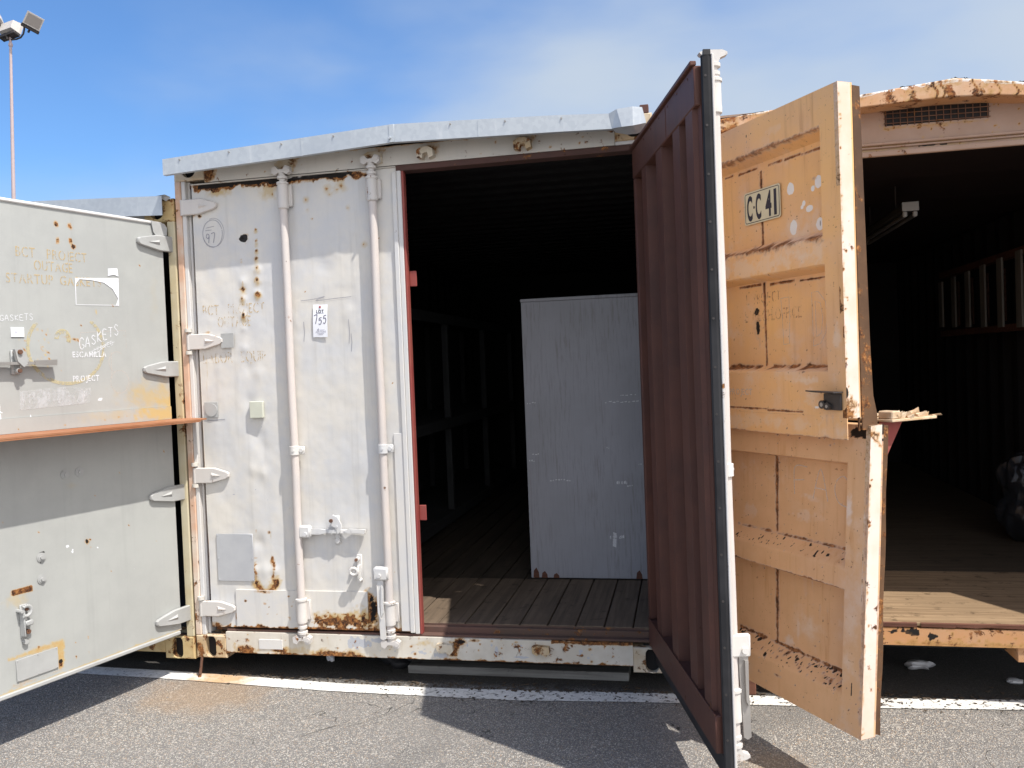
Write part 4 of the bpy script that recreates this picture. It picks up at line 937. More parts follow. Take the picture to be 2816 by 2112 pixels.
m = panel(0.0, UW, .156, 1.2425, .009, w=gray_dent, thick=.05, paint=lower_paint); DLL = m.build('door', M['gray'], LC, TL); DLL['label'] = 'lower half leaf, plain grey with catch hardware'
m = MB(); m.box(0.01, UW, -.05, .010, .136, .1555, .004); m.build('bottom_gasket', M['gray_hw'], DLL, TL)
m = MB(); m.prism([(UW, .006), (-.06, .006), (-.075, .10), (-.055, .195), (.0, .215), (UW, .215)], lambda a, b, h: (a, b, h), 1.2435, 1.2515)
m.box(-.0, UW, .206, .214, 1.236, 1.2433, .001)
lg = m.build('ledge', M['ledge'], DLL, TL); lg['label'] = 'rusty brown shelf plate'
for z, par in ((2.152, DLU), (1.509, DLU), (.868, DLL), (.234, DLL)):
    hinge_blade(TL, .160, .028, -.058, z, .080, M['gray_hw'], par, w0=.004, t=.016)
script('GASKETS', .857, .706, 1.735, .026, .0028, 'chalk_writing', M['chalk'], DLU, TL, .0016, dz=.008)
script('GASKETS', .497, .280, 1.612, .050, .0042, 'chalk_writing', M['chalk'], DLU, TL, .0016, dz=.080, seed=6)
script('TERRED', .425, .315, 1.595, .018, .002, 'chalk_writing', M['chalk'], DLU, TL, .0018, dz=.045, seed=5)
m = MB(); ribbon(m, [(.43, 1.588), (.40, 1.60), (.36, 1.63), (.31, 1.648)], .0025, .0017); ribbon(m, [(.44, 1.60), (.38, 1.625), (.325, 1.652)], .002, .0017); m.build('chalk_underline', M['chalk'], DLU, TL, recalc=False)
text('BCT PROJECT', .772, .435, 2.018, .044, 'stencil_lettering', M['st_orange'], DLU, TL, .0016, bold=.0, space=1.1)
text('OUTAGE', .692, .510, 1.964, .044, 'stencil_lettering', M['st_orange'], DLU, TL, .0016, bold=.0)
text('STARTUP GASKETS', .820, .366, 1.900, .043, 'stencil_lettering', M['st_orange'], DLU, TL, .0016, bold=.0, space=.6, dz=.008)
text('ESCAMILLA', .531, .357, 1.576, .026, 'stencil_lettering', M['st_white'], DLU, TL, .0015, bold=.02)
text('PROJECT', .535, .401, 1.464, .027, 'stencil_lettering', M['st_white'], DLU, TL, .0016, bold=.02)
m = MB(); rr = random.Random(2)
m.add([(.79, .0014, 1.350), (.452, .0014, 1.362), (.446, .0014, 1.43), (.60, .0014, 1.442), (.785, .0014, 1.43)], [(0, 1, 2, 3, 4)])
for k in range(14):
    u = .775-.30*k/13+rr.uniform(-.004, .004); h = rr.uniform(.045, .062)
    m.add([(u, .0018, 1.398-h/2), (u-.011, .0018, 1.398-h/2+.003), (u-.011, .0018, 1.398+h/2), (u, .0018, 1.398+h/2-.004)], [(0, 1, 2, 3)])
m.build('smeared_paint', M['smear'], DLU, TL, recalc=False)
m = MB(); ring(m, .555, 1.622, .185, .165, .016, .0013, 2.3, 7.0, 60); ring(m, .575, 1.66, .03, .035, .022, .0014, 0, 3.6, 24); m.build('ring_stain', M['ring'], DLU, TL, recalc=False)
m = MB(); ring(m, .29, 1.455, .05, .055, .002, .0013, 0, 6.2, 40); ring(m, .30, 1.55, .045, .05, .002, .0013, -1.2, 2.2, 30); ribbon(m, [(.33, 1.60), (.333, 1.47)], .002, .0013)
for a, b, c, d in ((.487, 1.69, .245, 1.705), (.487, 1.69, .487, 1.60), (.245, 1.705, .245, 1.62)): ribbon(m, [(a, b), (c, d)], .0015, .0013)
m.build('faint_chalk_marks', M['chalk_f'], DLU, TL, recalc=False)
m = MB(); m.add([(.500, .0025, 1.942), (.271, .0025, 1.957), (.275, .0025, 1.823), (.292, .0025, 1.826), (.277, .0025, 1.858), (.305, .0025, 1.902), (.35, .0025, 1.930), (.42, .0025, 1.938), (.478, .0025, 1.938), (.497, .0025, 1.915), (.4995, .0025, 1.82), (.502, .0025, 1.818)], [tuple(range(12))])
m.add([(.502, .0025, 1.818), (.496, .0025, 1.818), (.292, .0025, 1.824), (.275, .0025, 1.821), (.292, .0025, 1.826), (.496, .0025, 1.8195)], [(0, 1, 4, 5), (1, 2, 3, 4)])
o = m.build('torn_label', M['paper'], DLU, TL, recalc=False); o['label'] = 'torn white paper label rim'
m = MB(); m.add([(.326, .003, 1.999), (.275, .003, 2.004), (.271, .003, 1.965), (.295, .003, 1.972), (.328, .003, 1.964)], [(0, 1, 2, 3, 4)]); m.build('tape_scrap', M['paper'], DLU, TL, recalc=False)
m = MB(); m.box(.754, .812, .002, .0045, 1.667, 1.708, .0005); pt = m.build('label_card', M['paper'], DLU, TL)
script('#11', .795, .770, 1.680, .014, .0018, 'pencil_number', M['inkg'], DLU, TL, .0056)
# its lever handle and catches
m = MB(); m.prism([(1.02, .010), (.84, .012), (.80, .016), (.75, .010), (.70, .012), (.632, .014), (.630, .036), (.70, .040), (.76, .034), (.80, .044), (.84, .040), (1.02, .040)], lambda a, b, h: (a, b, h), 1.546, 1.558); m.prism([(.735, 1.543), (.634, 1.541), (.632, 1.566), (.735, 1.563)], lambda a, b, h: (a, h, b), .034, .041); m.build('door_handle', M['steel'], DLU, TL)
m = MB(); m.box(.785, .822, .001, .014, 1.505, 1.61, .006); m.prism([(.826, 1.612), (.79, 1.616), (.782, 1.58), (.772, 1.55), (.79, 1.535), (.815, 1.56)], lambda a, b, h: (a, h, b), .03, .048); m.cyl((.803, .01, 1.520), (.803, .035, 1.520), .012, 12); m.build('handle_catch', M['gray_hw'], DLU, TL)
m = MB(); m.cyl((.806, .012, 1.60), (.806, .056, 1.60), .010, 12); m.cyl((.803, .035, 1.520), (.803, .042, 1.520), .009, 10); m.build('catch_bolt', M['bolt'], DLU, TL)
for u, z, mt in ((.599, 1.045, 'gray_hw'), (.528, 1.047, 'gray_hw'), (.729, .697, 'gray_hw'), (.731, .601, 'gray_hw')):
    m = MB(); m.cyl((u, .001, z), (u, .004, z), .021, 20); m.cyl((u, .004, z), (u, .013, z), .009, 10); m.cyl((u, .004, z), (u, .0065, z), .016, 18); m.build('round_bolt', M[mt], DLL, TL)
m = MB(); u = .822
m.box(u-.016, u+.018, .001, .010, .372, .515, .006)
for k in range(14):
    a, b = .9+4.4*k/14, .9+4.4*(k+1)/14
    m.cyl((u+.022*math.cos(a)+.006, .034, .490+.022*math.sin(a)), (u+.022*math.cos(b)+.006, .034, .490+.022*math.sin(b)), .008, 8)
m.box(u-.022, u+.012, .010, .040, .425, .447, .004); m.box(u+.010, u+.018, .005, .034, .38, .50, .003); m.cyl((u+.024, .0, .492), (u+.024, .036, .492), .008, 8); m.cyl((u, .001, .352), (u, .016, .352), .011, 8); m.build('handle_catch', M['gray_hw'], DLL, TL)
m = MB(); m.cyl((u-.002, .01, .497), (u-.002, .03, .497), .009, 10); m.cyl((u-.004, .01, .397), (u-.004, .03, .397), .010, 10); m.build('catch_bolt', M['bolt'], DLL, TL)
m = MB(); m.box(.678, .866, .0025, .006, .190, .284, .001)
for a in (.684, .77, .86):
    for z in (.196, .279): m.cyl((a, .005, z), (a, .008, z), .003, 8)
m.build('name_plate', M['gray_hw'], DLL, TL)
# narrow stub of steel between the casting and the ground
m = MB(); m.tube([(-1.186, -.006, .001), (-1.191, -.012, -.05), (-1.196, -.02, -.0995)], [.007, .0075, .009], 8); o = m.build('steel_bar', M['bolt'])
tag(o, 'thin rusty steel bar standing on the white line under the corner casting', 'steel bar')

# =================================================================== RIGHT OCHRE CONTAINER
YSC = .951
FRAME = lambda p: (YSC*p[0]+.0649, YSC*p[1]-.192, YSC*p[2]+.0718)
YC = root('shipping_container', (2.519, .2, G), 'rusty ochre shipping container with split leaf door and wire vent at the right', 'container')
YY = .2
m = MB(); m.box(1.30, 3.738, YY+.15, 6.2, .04, .16); m.build('floor_frame', M['dark'], YC)
put_casting(YC, M['cast'], 1.30, 1.462, YY, YY+.17, .0, .118, hx=1.39)
put_casting(YC, M['cast'], 1.30, 1.462, YY, YY+.17, 2.36, 2.478, hx=1.39)
m = MB(); m.box(1.30, 1.352, YY, YY+.1, .118, 2.36); m.build('corner_post', M['ochre_r'], YC)
m = MB(); m.box(3.686, 3.738, YY, YY+.1, .0, 2.478); m.build('corner_post', M['ochre_r'], YC)
def ysill_paint(k):
    k.band('dark', 1.4, 2.35, .145, .18, .62, .02, 1.6); k.band('rust', 1.4, 2.9, .095, .12, .6, .02, 1.4); k.specks('rust', 1.5, 3.6, .1, .18, 130, .008, 1, 41); k.specks('dark', 1.5, 3.6, .1, .18, 40, .004, 1, 42); k.blob('dark', 2.4, .14, .03, .02, .7, 1.2)
m = panel(1.462, 3.686, .098, .178, .008, thick=.06, paint=ysill_paint); m.build('sill_beam', M['ochre_r'], YC, frontT(YY))
m = MB(); m.box(2.758, 3.0, YY+.01, YY+.03, .03, .0975); m.box(2.758, 2.775, YY+.0305, YY+.9, .03, .0975); m.build('fork_pocket', M['ochre_r'], YC)
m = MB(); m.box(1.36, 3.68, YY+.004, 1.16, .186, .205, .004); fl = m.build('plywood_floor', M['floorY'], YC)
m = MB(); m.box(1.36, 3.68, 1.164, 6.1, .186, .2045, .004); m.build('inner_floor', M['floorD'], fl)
m = MB()
for a, b in ((1.5, 2.335), (2.352, 2.50), (2.50, 3.6)):
    P = []; k = 0
    x = a
    while x < b: P.append(x); x += random.uniform(.03, .09)
    P.append(b)
    top = [(x, YY-.001-random.uniform(0, .004), .201) for x in P]; bot = [(x, YY-.003, .183+random.uniform(0, .006)) for x in P]
    m.sheet(bot, top); m.sheet(top, [(x, YY+.006, .2045) for x in P])
m.build('splintered_edge', M['block'], fl, recalc=False)
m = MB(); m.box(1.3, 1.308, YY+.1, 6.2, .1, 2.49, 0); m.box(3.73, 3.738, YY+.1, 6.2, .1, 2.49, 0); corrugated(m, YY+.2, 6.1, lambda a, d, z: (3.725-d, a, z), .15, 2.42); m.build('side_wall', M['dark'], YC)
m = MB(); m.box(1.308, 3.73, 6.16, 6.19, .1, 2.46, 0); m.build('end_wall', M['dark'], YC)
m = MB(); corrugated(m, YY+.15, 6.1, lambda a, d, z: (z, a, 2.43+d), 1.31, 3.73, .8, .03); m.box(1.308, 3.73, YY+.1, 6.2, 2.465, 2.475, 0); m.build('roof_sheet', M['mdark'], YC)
# header with a wire vent
def yh_paint(k):
    k.specks('rust', 1.5, 3.7, 2.36, 2.56, 120, .007, .95, 51); k.band('rust', 1.4, 3.7, 2.385, 2.40, .5, .006, 1.5); k.band('dark', 2.39, 2.52, 2.375, 2.392, .7, .005, 1); k.band('rust', 1.4, 3.7, 2.340, 2.352, .65, .008, 1.4)
    k.band('rust', 2.25, 2.70, 2.462, 2.478, .55, .012, 1.5); k.band('stain', 1.4, 3.7, 2.36, 2.40, .5, .03, 1.2)
    k.band('dark', 2.255, 2.693, 2.480, 2.562, 1.5, .001, 0)
m = panel(1.462, 3.686, 2.350, 2.60, .009, thick=.02, paint=yh_paint); yh = m.build('header_beam', M['pinkish'], YC, frontT(YY))
for z, d, h in ((2.402, .014, .006), (2.386, .010, .004), (2.356, .020, .012)):
    m = MB(); m.box(1.462, 3.686, YY-d, YY-.001, z-h, z+h, .003); m.build('header_rib', M['pinkish'], yh)
m = MB()
for k in range(15): x = 2.262+.0303*k; m.cyl((x, YY-.004, 2.478), (x, YY-.004, 2.563-.0006*k), .0022, 6)
for k in range(4): z = 2.492+.022*k; m.cyl((2.252, YY-.007, z), (2.696, YY-.007, z-.008), .0022, 6)
m.build('vent_grille', M['bolt'], yh)
YF = [(1.29, 2.468, 2.535), (1.50, 2.489, 2.549), (1.742, 2.512, 2.570), (2.148, 2.546, 2.602), (2.46, 2.555, 2.629), (2.519, 2.553, 2.634), (2.66, 2.548, 2.612), (2.79, 2.532, 2.588), (3.2, 2.50, 2.560), (3.75, 2.46, 2.52)]
m = MB(); strip(m, [(x, b-.008, b-.002) for x, a, b in YF], YY-.105, 6.2); yr = m.build('weather_roof', M['dsteel'], YC)
def yf_w(U, Z): return 0*U
def yf_paint(k):
    k.specks('rust', 1.3, 2.2, .0, 1., 0); k.band('chip', 1.3, 3.7, .80, 1.05, .75, .12, 1.5); k.band('rust', 1.3, 3.7, .0, .12, .5, .1, 1.)
xs = np.array([p[0] for p in YF]); za = np.array([p[1] for p in YF]); zb = np.array([p[2] for p in YF])
def yfT(u, w, t):
    z = float(np.interp(u, xs, za)+(np.interp(u, xs, zb)-np.interp(u, xs, za))*t); return (u, YY-.118-w, z)
def yfp(k):
    nn = fbm(k.U*14, k.Z*1.1, 61, 4); n2 = fbm(k.U*50, k.Z*3.2, 62, 3)
    k.a['rust'] = np.clip(np.clip((1.95-k.U)*1.2, 0, .6)+(nn-.46)*1.5+(n2-.5)*.9, 0, 1)
    k.a['chip'] = np.clip((k.Z-.80)*3.2+(nn-.42)*2+(n2-.5), 0, 1)*(n2 > .40)
    for u in (2.44, 2.47, 2.60, 2.69, 2.76, 1.98, 2.09): k.a['rust'] = np.maximum(k.a['rust'], np.clip(1-np.abs(k.U-u-.01*np.sin(k.Z*5))/.012, 0, 1)*(.5+nn*.7))
us = np.linspace(1.29, 3.75, 330); ts = np.linspace(0, 1, 12); U, Tt = np.meshgrid(us, ts)
m = MB(); m.add(np.stack([U.ravel(), 0*U.ravel(), Tt.ravel()], 1).tolist(), [(j*330+i, j*330+i+1, (j+1)*330+i+1, (j+1)*330+i) for j in range(11) for i in range(329)], True)
k = Mask(U, Tt); yfp(k); m.att = {n: a.ravel().tolist() for n, a in k.a.items()}
fo = m.build('fascia_plate', M['fasc_o'], yr, yfT, recalc=False); md = fo.modifiers.new('thickness', 'SOLIDIFY'); md.thickness = .006; md.offset = 0
m = MB(); strip(m, [(x, a, a+.003) for x, a, b in YF], YY-.115, YY); m.build('soffit', M['ochre_r'], yr)
m = MB(); rr = random.Random(9)
for x, L in ((1.50, .22), (2.02, .05), (2.30, .06), (2.50, .05), (2.55, .03), (2.77, .05), (3.0, .2)):
    n = 7; P = [(x+L*i/n, YY-.119-rr.uniform(0, .004), float(np.interp(x+L*i/n, xs, zb))+rr.uniform(.0, .006)) for i in range(n+1)]
    m.sheet(P, [(a, b+.06, c+.004) for a, b, c in P])
m.build('peeling_felt', M['rubber'], yr, recalc=False)

# split ochre leaf
AY = .5698
DY = (math.sin(AY), -math.cos(AY)); NY = (-math.cos(AY), -math.sin(AY))
TY = lambda u, w, z: (1.32+DY[0]*u+NY[0]*w, YY+DY[1]*u+NY[1]*w, z)
def TYL(u, w, z):
    a = .572+(.657-.572)*(z-.048)/(1.191-.048)
    return (1.32+math.sin(a)*u-math.cos(a)*w, YY-math.cos(a)*u-math.sin(a)*w, z)
PD = .060    # recess of the panels behind the frame
def well(fr):
    """frame relief: 0 on the frame, -PD in the recessed fields, sloping between (fields: u0,u1,z0,z1)"""
    def f(U, Z):
        d = np.zeros_like(U, dtype=float)
        for u0, u1, z0, z1, sl in fr:
            e = np.minimum(np.minimum(U-u0, u1-U)/.004, np.minimum((Z-z0)/sl, (z1-Z)/sl))
            d = np.minimum(d, -PD*np.clip(e, 0, 1))
        return d+.0014*(fbm(U*6, Z*6, 81)-.5)
    return f
def yu_paint(k):
    fields = ((.02, .97, 1.90, 2.300), (.02, .97, 1.41, 1.79))
    # vertical weld seam and dashed cracks at the panel joints
    for z0, z1 in ((1.905, 2.235), (1.415, 1.765)): k.band('dark', .5495, .5535, z0, z1, .95, .006, .6); k.band('rust', .547, .556, z0, z1, 1.3, .006, .5); k.band('rust', .543, .560, z0, z1, .75, .014, .5)
    for a, b, z in ((.30, .36, 2.258), (.40, .53, 2.252), (.60, .69, 2.249), (.70, .80, 2.247), (.80, .95, 2.243), (.38, .53, 1.762), (.59, .74, 1.757), (.77, .97, 1.752)): k.band('rust', a, b, z-.005, z+.004, 1.0, .008, .5); k.band('dark', a, b, z-.001, z+.0015, .9, .005, .4)
    k.band('rust', .3, .53, 1.405, 1.420, 1.0, .014, .7); k.band('rust', .60, .76, 1.405, 1.420, 1.05, .014, .7); k.band('rust', .80, .97, 1.402, 1.420, 1.05, .014, .8)
    k.band('rust', .02, .97, 1.885, 1.915, .75, .025, .9); k.band('rust', .02, .97, 2.292, 2.308, .6, .008, 1.2); k.specks('rust', .80, .97, 1.385, 1.41, 20, .004, 1, 61)
    for u in (.42, .47, .52, .57, .63, .70, .76, .40, .88): k.streak('stain', u, 1.86, .06, .010, .7); k.streak('rust', u-.02, 1.885, .06, .006, .45)
    k.blob('stain', .62, 1.845, .2, .02, .55, .9); k.streak('rust', .505, 1.54, .13, .010, .5); k.streak('rust', .70, 1.75, .15, .008, .35); k.streak('stain', .744, 1.93, .06, .014, .6)
    for u, z, r, s in ((.733, 2.125, .020, 1.25), (.892, 2.118, .021, 1.2), (.860, 2.098, .010, 1.2), (.808, 2.052, .009, 1.2), (.797, 2.038, .008, 1.), (.838, 2.026, .019, .7), (.892, 1.955, .019, 1.2), (.744, 1.968, .020, 1.5)): k.blob('chip', u, z, r*1.15, r*s*1.1, 1.5, .25)
    k.blob('dark', .895, 1.957, .004, .016, .8, .5); k.blob('rust', .868, 2.135, .02, .010, .5, .5)
    k.blob('dark', .495, 1.648, .020, .018, 1.7, .9); k.blob('dark', .501, 1.585, .014, .036, 1.8, .8); k.blob('dark', .490, 1.628, .005, .006, 1, .4); k.blob('rust', .498, 1.60, .03, .07, .45, .8)
    k.blob('stain', .85, 1.36, .10, .02, .65, .9); k.blob('stain', .90, 1.28, .05, .05, .5, 1); k.blob('chip', .915, 1.258, .035, .014, .55, .8); k.band('rust', .30, .62, 1.236, 1.244, .9, .006, .6); k.band('rust', .62, .84, 1.232, 1.241, .95, .006, .6)
    for u in (.97, 1.0, 1.04, 1.06): k.streak('rust', u, 1.235, .09, .012, .55)
    k.blob('dark', .93, 1.235, .003, .006, .9, .3); k.blob('dark', 1.03, 1.355, .004, .004, .9, .3); k.blob('stain', 1.03, 1.52, .025, .06, .6, .8); k.specks('rust', .3, 1.06, 1.15, 2.4, 30, .003, 1, 62); k.blob('stain', .72, 2.36, .06, .02, .4, 1)
    k.band('dark', .54, .545, 2.375, 2.385, 1, .003, .2); k.band('dark', .555, .559, 2.377, 2.387, 1, .003, .2); k.band('dark', .57, .574, 2.379, 2.387, 1, .003, .2)
    k.blob('stain', .65, 1.55, .12, .03, .35, 1.); k.blob('stain', .86, 1.55, .10, .03, .35, 1.); k.band('stain', .05, .97, 1.80, 1.87, .55, .05, 1.1); k.band('stain', .05, .95, 1.16, 1.22, .5, .05, 1.1); k.band('rust', 0, 1.07, 1.142, 1.146, .7, .006, 1.)
m = panel(0, 1.070, 1.2235, 2.437, .006, w=well(((.05, .972, 1.895, 2.300, .030), (.05, .975, 1.395, 1.790, .018))), thick=.006, paint=yu_paint)
DYU = m.build('door', M['ochre'], YC, TY); m = panel(0, 1.070, 1.143, 1.2230, .008, w=lambda U, Z: .0014*(fbm(U*6, Z*6, 81)-.5), thick=.003, paint=yu_paint); m.build('bottom_lip', M['ochre'], DYU, TY)
DYU['label'] = 'upper half leaf with CC 41 plate and torn holes'
yw = well(((.05, .972, 1.895, 2.300, .030), (.05, .975, 1.395, 1.790, .018)))
yuw = lambda u, z: float(yw(np.array([[u]]), np.array([[z]]))[0, 0])
def edge_paint(k):
    k.specks('rust', -.06, .02, 0, 2.5, 110, .007, 1, 71); k.band('rust', -.02, .03, 1.222, 1.30, .6, .04, 1.6); k.band('rust', -.07, .03, 1.222, 1.25, .75, .02, 1.5); k.band('rust', -.07, .0, 2.30, 2.44, .4, .06, 1.6); k.band('rust', -.07, .03, .048, .12, .75, .05, 1.7); k.band('rust', -.07, .03, 1.12, 1.20, .6, .04, 1.7); k.band('rust', -.012, .005, .0, 2.5, .42, .006, 1.8)
    k.blob('dark', .0, 1.31, .012, .03, .9, .7)
ET = lambda T, u0: (lambda u, w, z: T(u0+w, -u, z))
m = panel(.0, .058, 1.222, 2.436, .006, w=lambda U, Z: .0005+0*U, thick=.02, paint=edge_paint); m.build('edge_channel', M['edge'], DYU, ET(TY, 1.070))
m = MB(); m.box(.99, 1.068, -.058, -.046, 1.222, 2.435, .002); m.build('inner_channel', M['maroon'], DYU, TY)
m = MB(); m.prism([(1.060, 1.172), (1.060, 2.43), (1.064, 2.43), (1.066, 1.172)], lambda a, b, h: (a, h, b), -.066, -.0585); m.add([(1.066, -.066, 2.428), (1.062, -.105, 2.428), (1.064, -.118, 1.5), (1.066, -.124, 1.30), (1.068, -.138, 1.23), (1.068, -.138, 1.175), (1.07, -.066, 1.175)], [tuple(range(7))])
o = m.build('rubber_flange', M['brown'], DYU, TY); md = o.modifiers.new('thickness', 'SOLIDIFY'); md.thickness = .005
m = MB(); m.box(.0, .04, -.05, -.045, 1.2, 2.43); m.build('hinge_stile', M['ochre_f'], DYU, TY)
# plate latch on the upper half
m = MB(); m.box(.962, 1.052, .001, .010, 1.250, 1.312, .004); m.cyl((.965, .010, 1.270), (.965, .022, 1.270), .016, 18); m.cyl((.992, .010, 1.264), (.992, .022, 1.264), .014, 18); m.build('latch_plate', M['dsteel'], DYU, TY)
m = MB(); m.prism([(.890, .030), (.965, .050), (1.056, .046), (1.058, .004), (.99, .008)], lambda a, b, h: (a, b, h+(a-.89)*-.02), 1.318, 1.323); m.build('latch_visor', M['dsteel'], DYU, TY)
m = MB(); m.cyl((.965, .022, 1.270), (.965, .0235, 1.270), .008, 14); m.cyl((.992, .022, 1.264), (.992, .0235, 1.264), .006, 14); m.build('lock_cylinder', M['steel'], DYU, TY)
text('L', .428, .446, 1.682, .050, 'stencil_lettering', M['st_brown'], DYU, TY, .0015, bold=.0, wfun=yuw)
text('PROJECT', .480, .652, 1.682, .046, 'stencil_lettering', M['st_brown'], DYU, TY, .0015, bold=.0, wfun=yuw)
text('E MECH.OFFICE', .418, .777, 1.606, .048, 'stencil_lettering', M['st_brown'], DYU, TY, .0015, bold=.0, wfun=yuw, space=.5)
text('PROJECT', .369, .528, 1.296, .026, 'stencil_lettering', M['chalk_f'], DYU, TY, .0016, bold=.01, wfun=yuw)
m = MB()
for pts in ([(.655, 1.692), (.705, 1.694), (.706, 1.60), (.70, 1.505), (.665, 1.503)], [(.655, 1.692), (.662, 1.60), (.665, 1.503)], [(.84, 1.49), (.838, 1.70), (.875, 1.70), (.912, 1.66), (.918, 1.60), (.91, 1.54), (.88, 1.50), (.84, 1.49)], [(.858, 1.525), (.856, 1.665), (.885, 1.655), (.895, 1.60), (.885, 1.54), (.858, 1.525)]): ribbon(m, pts, .0025, .0015, yuw)
m.build('ghost_letters', M['chalk_f'], DYU, TY, recalc=False)
# lower half leaf
lfields = ((.05, .985, .70, 1.075, .016), (.05, .985, .235, .570, .016))
def low_relief(U, Z):
    d = np.zeros_like(U, dtype=float)
    for u0, u1, z0, z1 in ((.05, .985, .652, 1.045), (.05, .985, .178, .570)):
        e = np.minimum(np.minimum(U-u0, u1-U)/.004, np.minimum((Z-z0)/.055, (z1-Z)/.012)); d = np.minimum(d, -PD*np.clip(e, 0, 1))
    d = d*1.0+.0016*(fbm(U*6, Z*6, 83)-.5)
    return np.where(Z > 1.143, np.minimum(d, -.006), d)
def yl_paint(k):
    for z0, z1 in ((.71, 1.045), (.24, .570)): k.band('dark', .5505, .5545, z0, z1, .90, .006, .6); k.band('rust', .548, .557, z0, z1, 1.3, .006, .5); k.band('rust', .543, .563, z0, z1, .8, .014, .6)
    k.band('rust', .3, .99,   .702, .710, .8, .006, 1.1); k.band('rust', .3, .99,   .234, .243, 1.0, .010, 1.2); k.band('dark', .6, .99, .238, .241, .5, .004, 1.2); k.band('rust', .3, .99, .564, .574, .85, .007, 1.2); k.band('rust', .62, .99, 1.035, 1.041, .35, .006, 1)
    k.specks('dark', .3, .985, .660, .700, 90, .0055, .95, 81); k.specks('dark', .3, .985, .186, .232, 130, .006, .95, 82); k.specks('rust', .3, .985, .18, .235, 60, .006, 1, 83); k.specks('rust', .3, 1.08, .05, .18, 26, .004, 1, 84)
    k.streak('rust', .72, .56, .16, .02, .5); k.streak('rust', .76, .56, .14, .012, .42); k.streak('rust', .80, .46, .12, .010, .5); k.streak('rust', .84, .46, .10, .006, .5); k.blob('stain', .62, .26, .04, .03, .65, .9); k.blob('stain', .68, .33, .014, .06, .5, .5)
    k.blob('stain', .70, .80, .12, .03, .45, 1.1); k.blob('stain', .38, .78, .08, .05, .45, 1); k.blob('stain', .36, .96, .1, .05, .4, 1.1); k.blob('stain', .55, .93, .10, .04, .35, 1.); k.blob('stain', 1.0, .87, .02, .07, .8, .7); k.blob('stain', .75, .88, .05, .02, .5, 1.)
    k.band('dark', .985, 1.09, 1.135, 1.191, .62, .016, 1.7); k.band('dark', 1.035, 1.039, .19, .24, 1., .003, .6); k.band('dark', 1.036, 1.040, .10, .15, .9, .003, .6); k.band('dark', 1.026, 1.030, .055, .08, .9, .003, .5)
    k.blob('dark', .82, .40, .005, .006, 1, .3); k.blob('dark', 1.04, .80, .004, .004, 1, .3); k.blob('dark', 1.055, .785, .004, .005, 1, .3); k.specks('rust', .3, 1.09, .05, 1.1, 60, .0032, 1, 85); k.band('rust', 1.075, 1.09, .05, 1.19, .45, .008, 1.8); k.blob('rust', .62, .13, .03, .006, .8); k.specks('rust', .6, .99, 1.09, 1.14, 12, .005, 1, 86)
m = panel(0, 1.090, .048, 1.191, .006, w=low_relief, thick=.006, paint=yl_paint)
DYL = m.build('door', M['ochre_l'], YC, TYL); DYL['label'] = 'lower half leaf with FAC chalked on its top field'
lw = lambda u, z: float(low_relief(np.array([[u]]), np.array([[z]]))[0, 0])
m = panel(.0, .058, .049, 1.190, .006, w=lambda U, Z: .0005+.001*(fbm(U*30, Z*7, 5)-.5), thick=.02, paint=edge_paint); m.build('edge_channel', M['edge'], DYL, ET(TYL, 1.090))
m = MB(); m.box(.99, 1.088, -.064, -.0465, .05, 1.188, .002); m.build('inner_channel', M['maroon'], DYL, TYL)
m = MB(); n = 14
P = [(1.075+.004*math.sin(i*2.1), -.066, .055+(1.188-.055)*i/n) for i in range(n+1)]; Q = [(1.078, -.098+.003*math.sin(i*1.3), .045+(1.185-.045)*i/n) for i in range(n+1)]
m.sheet(P, Q); o = m.build('rubber_flange', M['brown'], DYL, TYL, recalc=False); md = o.modifiers.new('thickness', 'SOLIDIFY'); md.thickness = .005
script('FAC', .640, .97, .880, .122, .0045, 'chalk_writing', M['chalk_f'], DYL, TYL, .0016, wfun=lw, seed=12)
# counter shelf on the inside of the lower half
m = MB(); m.box(.62, 1.10, -.345, -.10, 1.196, 1.206, .002); sh = m.build('counter_shelf', M['torn'], DYL, TYL)
m = MB(); rr = random.Random(31)
for k in range(26):
    a = -.11-.23*rr.random(); u = 1.098-.10*rr.random(); h = rr.uniform(.008, .03)
    m.add([(u, a, 1.2065), (u+.008, a-.03*rr.random()-.012, 1.2068), (u+.012, a-.012-rr.uniform(.0, .03), 1.2068+h), (u-.01, a-.004, 1.207+h*.4), (u-.05, a-.02, 1.2075)], [(0, 1, 2, 3), (0, 3, 4)])
m.box(1.03, 1.095, -.15, -.105, 1.2062, 1.236, .004); m.build('torn_laminate', M['paper'], sh, TYL, recalc=False) if False else m.build('torn_laminate', M['torn'], sh, TYL)
m = MB(); m.prism([(-.10, 1.195), (-.22, 1.195), (-.115, 1.03), (-.10, 1.02)], lambda a, b, h: (h, a, b), 1.04, 1.048); m.build('shelf_bracket', M['maroon_b'], sh, TYL)
for o_ in (sh,): pass

# CC 41 plate
SG = root('number_sign', TY(.5605, 0, 2.025+G), 'cream metal plate reading CC 41 on the ochre upper half leaf', 'sign')
wS = -PD+.005
def rrect(u0, u1, z0, z1, r, n=5):
    P = []
    for cu, cz, a in ((u1-r, z1-r, 0), (u0+r, z1-r, 90), (u0+r, z0+r, 180), (u1-r, z0+r, 270)):
        P += [(cu+r*math.cos(math.radians(a+90*i/n)), cz+r*math.sin(math.radians(a+90*i/n))) for i in range(n+1)]
    return P
m = MB(); m.prism(rrect(.443, .678, 2.022, 2.160, .012), lambda a, b, h: (a, h, b), wS, wS+.002); m.build('sign_plate', paint('sign_cream', (.68, .63, .45), rough=.35, streak=.03), SG, TY)
m = MB(); R1 = rrect(.450, .671, 2.029, 2.153, .009); ribbon(m, R1+[R1[0]], .0028, wS+.0026); m.build('sign_border', M['ink'], SG, TY, recalc=False)
